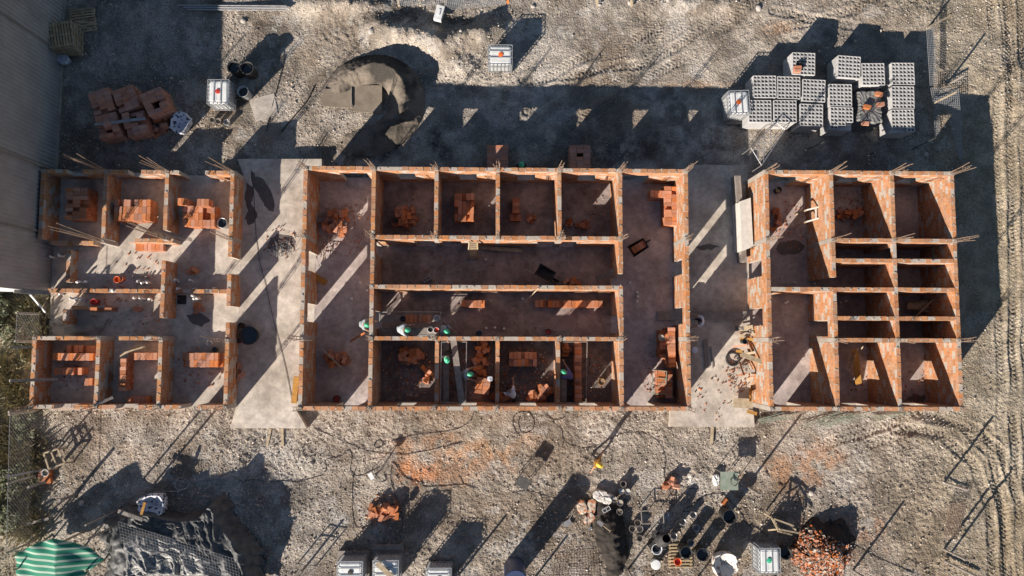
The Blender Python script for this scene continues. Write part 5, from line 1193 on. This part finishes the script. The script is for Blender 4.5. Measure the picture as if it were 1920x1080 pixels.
# drain pipes of the washrooms
for i, (px, py) in enumerate(((149, 528), (159, 528), (113, 550), (137, 560), (147, 559), (155, 560), (192, 546), (216, 546), (258, 528), (268, 530), (278, 530), (254, 559), (268, 560), (280, 560), (335, 541), (357, 525), (361, 542), (365, 547), (363, 555), (366, 560), (372, 560), (400, 540), (115, 480), (97, 482), (330, 525))):
    mb = MB(); h_ = random.uniform(.15, .45); mb.tube([(0, 0, 0), (0, 0, h_), (random.uniform(-.09, .09), random.uniform(-.05, .05), h_+.06)], .055, 8); mb.tube([(0, 0, .02), (.12, .02, .04)], .04, 6)
    link('drain_pipe', mb.mesh('drain_pipe', M['pvc']), None, P(px, py, FL+.2)*1 + Vector((0, 0, -.2)), random.random()*6, 'white drain stub poking out of the washroom floor', 'pipe', 'white drain stubs in the washroom floor')
for i, (px, py) in enumerate(((676, 530), (660, 560), (689, 545), (1180, 530), (1194, 548), (1195, 556), (1194, 565), (980, 560), (912, 615), (945, 616), (928, 614), (911, 487), (1487, 530), (1525, 532), (1475, 566), (1471, 568), (1574, 567), (1584, 565))):
    z = FL if px < 1300 else FR; mb = MB(); mb.tube([(0, 0, 0), (0, 0, .16)], .055, 10); link('drain_pipe', mb.mesh('drain_pipe', M['pvc']), None, P(px, py, z), 0, 'small white pipe stub standing on an indoor floor', 'pipe', 'white pipe stubs on the indoor floors')
mb = MB(); mb.box(0, 0, 0, .42, .42, .012); link('drain_cover', mb.mesh('drain_cover', M['black']), None, P(341, 562, FL), 0, 'square black drain hole cover on the left floor', 'drain cover')
# concrete lumps, small grey boxes
for lb, px, py, z in (('grey building block lying in the dark long hall', 801, 524, FL), ('grey lump on the dark sand heap', 1136, 954, .6)):
    link('concrete_block', BLOCK, None, P(px, py, z), .5, lb, 'block')
mb = MB(); mb.box(0, 0, 0, .36, .26, .1, 0); mb.beam((.1, .1, .1), (.45, .3, .12), .03, .03); link('dustpan', mb.mesh('dustpan', M['steel']), None, on_ground(1064, 980), .5, 'pale metal pan lying in the long dark shadow', 'pan')

# ---- cables and hoses
def hose(label, pts, r=.012, mt='cable', z=None, name='hose', cat='hose'):
    w_ = [P(a, b, 0) for a, b in pts]; out = []
    for i in range(len(w_)-1):
        p0, p1, p2, p3 = w_[max(0, i-1)], w_[i], w_[i+1], w_[min(len(w_)-1, i+2)]
        for k in range(7):
            t = k/7; q = .5*((2*p1)+(p2-p0)*t+(2*p0-5*p1+4*p2-p3)*t*t+(3*p1-p0-3*p2+p3)*t**3); out.append(q)
    out.append(w_[-1]); out = [Vector((q.x, q.y, (gz(q.x, q.y) if z is None else z)+r*.8+.01)) for q in out]
    mb = MB(); mb.tube(out, r, 6); return link(name, mb.mesh(name, M[mt]), None, None, 0, label, cat)
hose('black hose wandering from the left gravel to the box stand', ((445, 893), (458, 900), (480, 897), (505, 902), (530, 901), (560, 903), (585, 896), (606, 889), (612, 876), (611, 862), (640, 855), (648, 846), (657, 845), (660, 860), (657, 880), (664, 890), (678, 891), (695, 883), (712, 875)))
hose('hose sweeping along the front of the centre block', ((590, 803), (640, 825), (690, 845), (750, 852), (800, 845), (868, 829)))
hose('hose arching up to the front wall', ((735, 826), (780, 815), (850, 806), (880, 790), (889, 770)))
hose('hose hanging in a long loop beside the crushed bricks', ((668, 875), (662, 900), (661, 950), (665, 980), (672, 988), (690, 986)))
hose('hose curving over the orange earth', ((738, 865), (760, 895), (790, 905), (800, 912), (870, 908)), .014); hose('hose dropping to the crushed bricks', ((735, 868), (733, 900), (742, 930), (752, 955), (755, 985), (748, 1000)))
hose('long black hose swinging from the orange earth to the bright brick heap', ((1035, 790), (1052, 805), (1057, 825), (1080, 838), (1110, 838), (1145, 822), (1170, 812), (1205, 812), (1235, 830), (1248, 860), (1245, 890), (1255, 920), (1265, 940)))
hose('thin cable from the bright brick heap to the green table side', ((1262, 905), (1290, 915), (1310, 916)), .012); hose('black cable looping around the drums', ((1300, 945), (1320, 930), (1350, 925), (1370, 940), (1390, 965), (1405, 985), (1422, 992), (1440, 1005)), .016)
hose('cable hooked behind the open drum', ((1310, 935), (1290, 950), (1280, 958), (1300, 958)), .014); hose('grey hose from the tarpaulin heap toward the porch', ((290, 925), (310, 918), (340, 918), (362, 908), (372, 900), (400, 895), (420, 892), (440, 900), (458, 905)), .018, 'steel')
hose('tangled coil of wire below the left porch', ((452, 856), (465, 852), (472, 860), (462, 868), (452, 862), (458, 850), (470, 856), (466, 866), (456, 864)), .014); hose('coil of hose against the centre front wall', ((970, 815), (962, 795), (965, 778), (985, 772), (1000, 785), (998, 805), (980, 812), (972, 795), (975, 780)), .014)
hose('coil of hose touching the front wall further right', ((1022, 775), (1035, 786), (1055, 784), (1062, 772)), .014); hose('small coil of cable by the box stand', ((702, 830), (712, 825), (718, 833), (710, 840), (702, 836), (706, 826)), .016)
hose('loose cable knotted near the box stand', ((720, 888), (724, 900), (716, 903)), .012); hose('black cable drawn diagonally over the left porch', ((476, 330), (481, 365), (485, 440), (490, 480), (505, 545), (520, 610), (540, 690), (552, 752)), .010, 'cable', FL)
hose('long thin cable over the left gravel bank', ((535, 108), (525, 150), (508, 215), (502, 248)), .014); hose('pair of dark hoses running down the left bank', ((590, 160), (575, 190), (550, 220), (528, 248)), .03); 
hose('fine cable looping on the gravel at the lower right', ((1600, 1020), (1625, 1035), (1650, 1048), (1690, 1065), (1712, 1075)), .012); hose('wire circle on the gravel at the lower right', ((1692, 1060), (1700, 1050), (1715, 1055), (1716, 1068), (1704, 1072), (1692, 1064)), .010)
hose('curving cable end by the greenish tank', ((960, 925), (985, 920), (1010, 925), (1040, 935)), .012); hose('thin cable on the orange earth below the pail', ((860, 890), (868, 905), (880, 912), (895, 916)), .012)
hose('short wire coil on the room floor of the fifth south room', ((1096, 690), (1103, 684), (1104, 676), (1097, 672), (1092, 680)), .014, 'cable', FL)
hose('coil of grey hose lying on the tarpaulin shadow', ((330, 905), (345, 893), (358, 900), (356, 912), (342, 916), (334, 908), (340, 898), (352, 902)), .02, 'steel')

# ---- chain link fence and plants at the left edge
def chain(label, x0, y0, x1, y1, h=2.0):
    a, b = on_ground(x0, y0), on_ground(x1, y1); L = (b-a).length; d = (b-a)/L; mb = MB(); s_ = .19; k = -h
    def pt(u, v): q = a+d*u; return Vector((q.x+random.uniform(-.003, .003), q.y, a.z+(b.z-a.z)*u/L+v+.03))
    while k < L:
        for sg in (1, -1):
            u0, v0, u1, v1 = (k, 0, k+h, h) if sg > 0 else (k, h, k+h, 0)
            if u0 < 0: v0 += sg*(-u0); u0 = 0
            if u1 > L: v1 -= sg*(u1-L); u1 = L
            if u1 > u0: mb.beam(pt(u0, v0), pt(u1, v1), .003, .003)
        k += s_
    root = thing('chain_link_fence', label, 'fence', (0, 0, 0)); link('mesh', mb.mesh('mesh', M['steel']), root)
    n = max(1, round(L/3))
    for i in range(n+1): mb = MB(); q = a+d*L*i/n; mb.tube([(q.x, q.y, q.z-.1), (q.x, q.y, q.z+h+.1)], .045, 8); link('post', mb.mesh('post', M['concrete']), root)
    mb = MB(); mb.tube([pt(0, h), pt(L, h)], .012, 5); link('top_wire', mb.mesh('top_wire', M['steel']), root)
chain('rusty chain link fence leaning over dry weeds at the far left', 80, 768, 74, 1010); chain('chain link fence beyond the far left rooms', 92, 590, 90, 640, 2.0)
def bush(name, label, px, py, r, h, n, mt, blade=False, cat='bush'):
    q = on_ground(px, py); root = thing(name, label, cat, q); N_ = n; V = []; Fs = []
    cl = [(random.gauss(0, r*.45), random.gauss(0, r*.45), random.uniform(.2, .95)*h, random.uniform(.18, .38)*r) for _ in range(26)]
    for i in range(N_):
        if blade:
            x, y = random.gauss(0, r*.5), random.gauss(0, r*.5); L = random.uniform(.4, 1)*h; dx, dy = random.gauss(0, .35)*L+x*.2, random.gauss(0, .35)*L+y*.2; w_ = random.uniform(.008, .018); a = random.uniform(0, 6.28)
            p = [(x-w_*math.cos(a), y-w_*math.sin(a), 0), (x+w_*math.cos(a), y+w_*math.sin(a), 0), (x+dx*.5+w_*.7*math.cos(a), y+dy*.5+w_*.7*math.sin(a), L*.75), (x+dx, y+dy, L*.9)]
        else:
            c = random.choice(cl); t = Vector((random.gauss(0, 1), random.gauss(0, 1), random.gauss(0, 1))).normalized()*c[3]*random.uniform(.6, 1.1); x, y, z = c[0]+t.x, c[1]+t.y, max(.02, c[2]+t.z*.8)
            s_ = random.uniform(.03, .075); u = Vector((random.gauss(0, 1), random.gauss(0, 1), random.gauss(0, .6))).normalized(); v = u.orthogonal().normalized(); v = (v+u.cross(v)*random.uniform(-1, 1)).normalized()
            c0 = Vector((x, y, z)); p = [c0-u*s_, c0-v*s_*.45, c0+u*s_, c0+v*s_*.45]
        b = len(V); V += [tuple(k) for k in p]; Fs.append((b, b+1, b+2, b+3))
    me = bpy.data.meshes.new('foliage'); me.from_pydata(V, [], Fs); me.materials.append(M[mt]); link('foliage', me, root)
    if not blade:
        mb = MB()
        for c in cl[:9]: mb.tube([(c[0]*.1, c[1]*.1, -.05), (c[0]*.5, c[1]*.5, c[2]*.55), (c[0], c[1], c[2])], [.03, .02, .008], 5)
        link('stems', mb.mesh('stems', M['greywood']), root)
    return root
bush('bush', 'dense green bush at the left edge below the warehouse', 12, 572, 1.0, 1.1, 5200, 'leaf'); bush('bush', 'lower half of the green growth at the left edge', 8, 612, .8, .9, 3400, 'leaf')
bush('bush', 'dusty green bush tangled in the fence at the left edge', 22, 965, .9, .8, 3200, 'leaf'); bush('bush', 'grey green bush higher on the left fence line', 32, 895, .9, .6, 2000, 'leaf'); bush('bush', 'small dusty shrub in the fence near the corner room', 62, 800, .6, .4, 1100, 'leaf'); bush('bush', 'low green tuft beside the leftmost corner room', 55, 640, .6, .4, 1200, 'leaf')
for i, (px, py, r, h) in enumerate(((65, 620, .9, .6), (60, 585, .7, .4), (48, 850, .8, .6), (30, 930, .9, .6), (55, 975, .8, .5), (20, 700, .9, .4), (40, 745, .8, .4), (10, 830, .9, .5), (75, 660, .4, .4))):
    bush('dry_grass_clump', ('straw coloured weeds beside the leftmost bush', 'pale weeds under the white strut', 'dry tall weeds behind the sawhorse', 'dry weeds between two fence bushes', 'yellow weeds near the striped canopy', 'thin dry weeds by the middle pole', 'thin dry weeds by the lower pole', 'dry weeds against the left edge', 'dry weeds against the far left wall')[i], px, py, r, h, 900, 'straw', True, 'weeds')
def grass():
    n = 16000; x = rng.uniform(-26, -21.3, n); y = rng.uniform(-12.5, 2.0, n); k = fbm(x, y, .9, 3, 81) > .47; x, y = x[k], y[k]; n = len(x); z = ground_h(x, y); a = rng.uniform(0, 6.28, n); w_ = .008; L = rng.uniform(.06, .25, n)
    dx, dy = rng.normal(0, .5, n)*L, rng.normal(0, .5, n)*L
    V = np.stack([np.stack([x-w_*np.cos(a), y-w_*np.sin(a), z-.01], -1), np.stack([x+w_*np.cos(a), y+w_*np.sin(a), z-.01], -1), np.stack([x+dx, y+dy, z+L*.7], -1)], 1)
    link('dry_grass', batch_mesh('dry_grass', V.reshape(-1, 3), np.arange(3*n).reshape(-1, 3), M['straw']), kind='stuff', label='thin dry grass on the verge left of the building', cat='grass')
grass()

# ================================================================== people
def person(label, px, py, z0, face, bend=0, crouch=0, arms=((.25, .45, -.35), (.25, .45, -.35)), stride=.12, shirt='grey_cloth', legs='dark_cloth', cap='helmet', zh=1.62, turn=0):
    """face: heading in radians (0 = image right); arms: hand targets from the shoulders (side, forward, up)"""
    hip = .93-crouch; e = []; v = []; rad = []; tag = []
    def add(p, r, parent, t): v.append(Vector(p)); rad.append(r); tag.append(t); (e.append((parent, len(v)-1)) if parent is not None else None); return len(v)-1
    cb, sb = math.cos(bend), math.sin(bend)
    def up(x, y, z): return (x, y*cb+z*sb, hip-y*sb+z*cb)        # upper body frame: y forward, z up along the spine
    pel = add((0, 0, hip), .145, None, 1); wa = add(up(0, 0, .18), .145, pel, 0); ch = add(up(0, .01, .38), .17, wa, 0); nb = add(up(0, .01, .52), .06, ch, 2)
    hd = add(up(0, .03, .60), .062, nb, 2); hm = add(up(0, .04, .68), .085, hd, 2); ht = add(up(0, .03, .76), .075, hm, 2); add(up(0, .135, .675), .012, hm, 2)
    for s_, tgt in ((-1, arms[0]), (1, arms[1])):
        sh = add(up(s_*.20, .0, .46), .075, ch, 0); S0 = v[sh]; T0 = S0+Vector((s_*tgt[0], tgt[1], tgt[2])); D = T0-S0; L = min(D.length, .54); D = D.normalized()*L
        mid_ = S0+D*.5; b_ = math.sqrt(max(0, .28**2-(L/2)**2)); ax = D.cross(Vector((0, 0, 1))); ax = ax.normalized() if ax.length > .01 else Vector((1, 0, 0)); el = mid_+(D.cross(ax)).normalized()*b_*(-1 if (D.cross(ax)).z > 0 else 1)
        ei = add(el, .055, sh, 0); w_ = add(S0+D, .028, ei, 2); dn = (S0+D-el).normalized(); pa = add(S0+D+dn*.06, .034, w_, 2); sd = dn.cross(Vector((0, 0, 1))); sd = sd.normalized() if sd.length > .05 else Vector((1, 0, 0)); nr = sd.cross(dn)
        for k, (o_, l_) in enumerate(((-.033, .07), (-.011, .082), (.011, .078), (.033, .062))):
            f1 = add(v[pa]+sd*o_+dn*.045, .0105, pa, 2); f2 = add(v[f1]+dn*l_*.5-nr*.015, .0095, f1, 2); add(v[f2]+dn*l_*.35-nr*.03, .008, f2, 2)
        t1 = add(v[w_]+dn*.03-sd*.045, .012, pa, 2); add(v[t1]+dn*.035-sd*.012-nr*.015, .010, t1, 2)
        hp = add((s_*.09, 0, hip-.06), .09, pel, 1); fy = s_*stride; an = Vector((s_*.12, fy-.02, .08)); H0 = v[hp]; D = an-H0; L = min(D.length, .82); b_ = math.sqrt(max(0, .42**2-(L/2)**2)); kn = H0+D*.5+Vector((0, 1, 0))*b_
        ki = add(kn, .062, hp, 1); ai = add(an, .042, ki, 1); add(an+Vector((0, .13, -.035)), .038, ai, 3); add(an+Vector((0, -.05, -.03)), .036, ai, 3)
    me = bpy.data.meshes.new('skeleton'); me.from_pydata([tuple(p) for p in v], e, []); tmp = bpy.data.objects.new('tmp', me); COL.objects.link(tmp)
    sk = tmp.modifiers.new('s', 'SKIN'); sk.use_smooth_shade = True; sb_ = tmp.modifiers.new('u', 'SUBSURF'); sb_.levels = 1
    if not me.skin_vertices: me.attributes  # created by the modifier
    for i, d in enumerate(me.skin_vertices[0].data): d.radius = (rad[i], rad[i]*(.72 if i in (wa, ch) else 1)); d.use_root = i == pel
    dg = bpy.context.evaluated_depsgraph_get(); nm = bpy.data.meshes.new_from_object(tmp.evaluated_get(dg)); bpy.data.objects.remove(tmp)
    nm.materials.clear(); [nm.materials.append(M[q]) for q in (shirt, legs, 'skin', 'boot')]
    segs = [(v[a], v[b], tag[b] if tag[b] != 2 else 2) for a, b in e]
    for p in nm.polygons:
        c = p.center; best = 9; bt = 0
        for a, b, t in segs:
            ab = b-a; u = max(0, min(1, (c-a).dot(ab)/max(1e-9, ab.length_squared))); d = (a+ab*u-c).length
            if d < best: best = d; bt = t
        p.material_index = bt; p.use_smooth = True
    hw = P(px, py, z0+zh*.0+max(.6, (hip+.7*cb))); hc = v[hm]; cf, sf = math.cos(face-math.pi/2), math.sin(face-math.pi/2)
    ox, oy = hw.x-(cf*hc.x-sf*hc.y), hw.y-(sf*hc.x+cf*hc.y); root = link('person', nm, None, (ox, oy, z0), face-math.pi/2, label, 'person')
    # hair / hat / brim follow the head axis
    hx, hy, hz = up(0, .025, .70); mb = MB(); prof = [(.004, .085)] ; ax = Vector((0, sb, cb)); fwd = Vector((0, cb, -sb)); rt = Vector((1, 0, 0))
    def dome(r0, hgt, brim, nm_, mt):
        mb = MB(); n = 16; vs = []; k = 6
        for i in range(k+1):
            t = i/k*math.pi/2
            for j in range(n): a = 2*math.pi*j/n; vs.append(Vector((hx, hy, hz))+rt*(r0*math.cos(t)*math.cos(a)*.88)+fwd*(r0*math.cos(t)*math.sin(a)*1.08)+ax*(hgt*math.sin(t)+.0))
        fs = [(i*n+j, i*n+(j+1) % n, (i+1)*n+(j+1) % n, (i+1)*n+j) for i in range(k) for j in range(n)]
        if brim:
            b0 = len(vs); vs += [Vector((hx, hy, hz))+rt*((r0+.018)*math.cos(2*math.pi*j/n)*.9)+fwd*((r0+.02)*math.sin(2*math.pi*j/n)*1.08+(brim if math.sin(2*math.pi*j/n) > .3 else 0)*math.sin(2*math.pi*j/n)) for j in range(n)]
            fs += [(b0+j, b0+(j+1) % n, (j+1) % n, j) for j in range(n)]
        mb.add(vs, fs); m_ = mb.mesh(nm_, M[mt]); m_.polygons.foreach_set('use_smooth', [True]*len(m_.polygons)); link(nm_, m_, root)
    dome(.096, .09, 0, 'hair', 'hair')
    if cap: dome(.128, .135, .05, 'helmet', cap)
    # face features
    mb = MB()
    for s_ in (-1, 1): c = Vector(up(s_*.03, .118, .695)); mb.box(c.x, c.y, c.z-.004, .018, .008, .008)
    link('eyes', mb.mesh('eyes', M['hair']), root)
    return root
person('worker in green helmet and grey shirt standing in a doorway of the west corridor', 688, 609, FL, -.2, .6, arms=((.05, .35, -.3), (.1, .3, -.4)))
plank('long thin board held by the worker in the west corridor doorway', 657, 640, .5, 684, 624, 1.3, .09, .03, 'brick_loose')
person('worker in green helmet bending over the lower scaffold deck with grey striped shirt', 767, 619, 1.52-.93+.2, -.1, .75, crouch=.0, arms=((.05, .3, -.35), (.15, .4, -.3)), stride=.2) .location.z = 1.5+.023
person('worker in green helmet and pale shirt bowed beside the dividing wall', 838, 622, .9, -.7, .45, arms=((.02, .4, -.3), (.1, .35, -.3))).location.z = FL+.6
person('worker in green helmet and dark clothes in the unlit scaffold room', 838, 674, FL, -1.57, .45, shirt='dark_cloth', arms=((.1, .2, -.48), (.1, .2, -.48)))
person('worker in pale grey shirt and green helmet next to the scaffold room bricks', 881, 702, FL, 0, .55, shirt='grey_cloth', legs='dark_cloth', arms=((.1, .3, -.35), (.1, .3, -.35)))
person('bareheaded dark haired worker in a white shirt in the middle south room', 952, 728, FL, -.9+3.1, .8, shirt='white_cloth', cap=None, arms=((.25, .25, -.35), (.2, .3, -.35)), stride=.25)
person('worker in a dark purple shirt and green helmet reaching to the low wall', 1057, 698, FL, 2.6, .75, shirt='navy_cloth', arms=((.1, .42, -.1), (.2, .35, -.15)))
person('person with a white cloth over the shoulders on the right porch', 1312, 601, FP, 3.1, .45, shirt='white_cloth', cap=None, arms=((.1, .3, -.4), (.1, .3, -.4)))
person('worker in green helmet and dark clothes outside the north wall', 978, 309, .05, -1.5, .1, shirt='dark_cloth', arms=((.1, .2, -.48), (.1, .2, -.48)))
person('standing worker with a yellow and white helmet casting a long shadow', 1124, 872, gz(4.8, -5.8), -.6, .05, shirt='yellowwood', cap='helmet_y', arms=((.28, .0, -.42), (.28, .05, -.42)), stride=.16)

# ================================================================== dirt, debris and small clutter indoors
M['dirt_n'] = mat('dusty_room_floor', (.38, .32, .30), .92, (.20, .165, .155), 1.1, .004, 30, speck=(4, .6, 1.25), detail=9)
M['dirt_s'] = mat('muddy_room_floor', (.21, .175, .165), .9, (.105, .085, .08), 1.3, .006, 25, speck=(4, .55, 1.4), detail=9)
def floor_sheet(x0, y0, x1, y1, z, m):
    mb = MB(); mb.add([(x0, y0, z), (x1, y0, z), (x1, y1, z), (x0, y1, z)], [(0, 1, 2, 3)]); link('floor_dirt', mb.mesh('floor_dirt', M[m]), kind='structure')
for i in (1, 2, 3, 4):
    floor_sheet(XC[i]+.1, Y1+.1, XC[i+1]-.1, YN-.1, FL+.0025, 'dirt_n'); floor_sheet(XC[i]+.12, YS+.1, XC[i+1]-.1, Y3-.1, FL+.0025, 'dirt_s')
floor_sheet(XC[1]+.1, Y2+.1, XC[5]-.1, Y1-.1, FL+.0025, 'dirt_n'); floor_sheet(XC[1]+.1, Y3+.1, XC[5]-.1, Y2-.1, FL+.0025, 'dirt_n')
flat = lambda x, y: x*0+.0
for lb, px, py, r, n, z in (('brick crumbs on the floor of the second north room', 760, 405, 1.2, 60, FL), ('brick crumbs on the floor of the third north room', 872, 400, 1.2, 60, FL), ('brick crumbs on the floor of the fifth north room', 1098, 400, 1.2, 80, FL),
        ('debris on the floor of the unlit southwest room', 765, 700, 1.3, 240, FL), ('debris on the floor of the scaffold room', 882, 700, 1.3, 320, FL), ('debris on the floor of the third south room', 985, 705, 1.3, 320, FL), ('debris on the floor of the fourth south room', 1090, 705, 1.3, 200, FL),
        ('dirt crumbs in the long dark hall', 850, 500, 2, 70, FL), ('dirt crumbs in the southern hall', 1010, 590, 2, 120, FL), ('dirt crumbs in the west corridor', 640, 430, 1.4, 120, FL), ('crumbs at the foot of the east corridor', 1245, 700, 1.2, 200, FL), ('crumbs around the timber tangle on the right porch', 1395, 700, .9, 150, FP),
        ('spilled crumbs at the lower end of the right porch', 1350, 740, 1.3, 50, FP), ('crumbs on the left porch by the rebar offcuts', 525, 455, .9, 60, FL), ('crumbs on the left washroom floor', 250, 560, 2.2, 200, FL), ('crumbs in the room with the ragged brick row', 375, 690, 1.1, 90, FL), ('crumbs in the southwest room', 140, 690, 1.1, 90, FL), ('crumbs in the right block first room', 1490, 420, 1.3, 120, FR), ('crumbs in the right block second cell', 1600, 390, .9, 80, FR), ('crumbs in the right block southern cell', 1610, 700, 1.0, 80, FR), ('crumbs in the far corner cell', 1715, 730, 1.0, 80, FR)):
    q = P(px, py, z); shards(lb, q.x, q.y, r, n, flat, ('rubble_brick', 'mortar'), .02, .10, 'debris', 'stuff', 'debris', zf=z+.004)
for lb, px, py, n, rx, ry in (('second spill of bricks in the scaffold room', 900, 684, 14, .3, .5), ('bricks tipped beside the southwest room partition', 800, 700, 9, .2, .4), ('loose bricks along the foot of the third south room', 940, 745, 8, .4, .12), ('bricks dropped near the low partition of the fourth south room', 1020, 735, 12, .35, .3), ('bricks tipped at the top of the fourth south room', 1063, 655, 6, .2, .2)):
    heap(lb, px, py, n, rx, ry, layers=2, tumble=.6)
# foundation ledges in front of the walls
def ledge(label, px0, px1, py, z, wd=.16):
    a, b = P(px0, py, z), P(px1, py, z); mb = MB(); mb.box((a.x+b.x)/2, a.y, z-.3, b.x-a.x, wd, .3); link('foundation_ledge', mb.mesh('foundation_ledge', M['mortar']), None, None, 0, label, 'ledge')
yl = P(300, 768, .3).y
for lb, x0, x1 in (('pale foundation ledge in front of the left block', -20.9, -14.6), ('short foundation ledge in front of the fourth and fifth rooms', 1.8, 5.0)):
    mb = MB(); mb.box((x0+x1)/2, ys-.20 if x0 < -10 else YS-.19, -.1, x1-x0, .18, FL+.06 if x0 < -10 else FL-.02); link('foundation_ledge', mb.mesh('foundation_ledge', M['mortar']), None, None, 0, lb, 'ledge')
# stones one can tell apart on the banks, scattered stakes, offcuts
for i, (px, py) in enumerate(((453, 18), (460, 45), (1125, 10), (1180, 8), (1250, 6), (1000, 12), (1420, 18), (160, 940), (455, 1008), (470, 1010), (1560, 1010), (1735, 290), (700, 66), (1520, 925), (585, 868))):
    mb = MB(); r = random.uniform(.10, .2); mb.lathe((0, 0, -.03), [(r*.7, 0), (r, r*.4), (r*.75, r*.8), (r*.3, r)], 9, sx=random.uniform(.7, 1.2), sy=random.uniform(.7, 1.1), tilt=(.2, .1))
    link('rock', mb.mesh('rock', M['stone']), None, on_ground(px, py), random.random()*6, 'pale rock lying loose on the bare earth', 'rock', 'loose rocks on the bare earth')
for lb, x0, y0, x1, y1, z in (('short reinforcing rod with a hook on the shaded earth north of the right block', 1521, 307, 1543, 292, .1), ('straight pale rod on the shaded earth north of the right block', 1503, 317, 1523, 316, .1), ('pale rod end beside the tarpaulin pallet shadow', 1628, 292, 1640, 285, .6)):
    mb = MB(); mb.tube([P(x0, y0, z), P(x1, y1, z)], .016, 5); link('steel_rod', mb.mesh('steel_rod', M['cage']), None, None, 0, lb, 'steel rod')
for lb, x0, y0, x1, y1 in (('left tall prop pole in the shade north of the right block', 1710, 280, 1755, 258), ('middle tall prop pole in the shade north of the right block', 1510, 282, 1546, 266), ('right tall prop pole in the shade north of the right block', 1628, 292, 1638, 286)):
    mb = MB(); mb.tube([P(x0, y0, 1.2), P(x1, y1, 2.0)], .025, 6); link('prop_pole', mb.mesh('prop_pole', M['black']), None, None, 0, lb, 'pole')
# small window frames and trestle seen inside the right block
fr_ = thing('wooden_trestle', 'small pale timber trestle against the sunlit partition of the right block', 'trestle', (0, 0, 0))
for a, b, c, d, z0, z1 in ((1512, 394, 1536, 388, 1.3, 1.5), (1512, 416, 1536, 409, 1.3, 1.5), (1530, 388, 1530, 411, 1.45, 1.45)): mb = MB(); mb.beam(P(a, b, z0), P(c, d, z1), .07, .05); link('rail', mb.mesh('rail', M['styro']), fr_)
for a, b in ((1512, 394), (1512, 416)): mb = MB(); p = P(a, b, 1.3); mb.beam(p, (p.x, p.y, FR), .06, .06); link('leg', mb.mesh('leg', M['wood']), fr_)
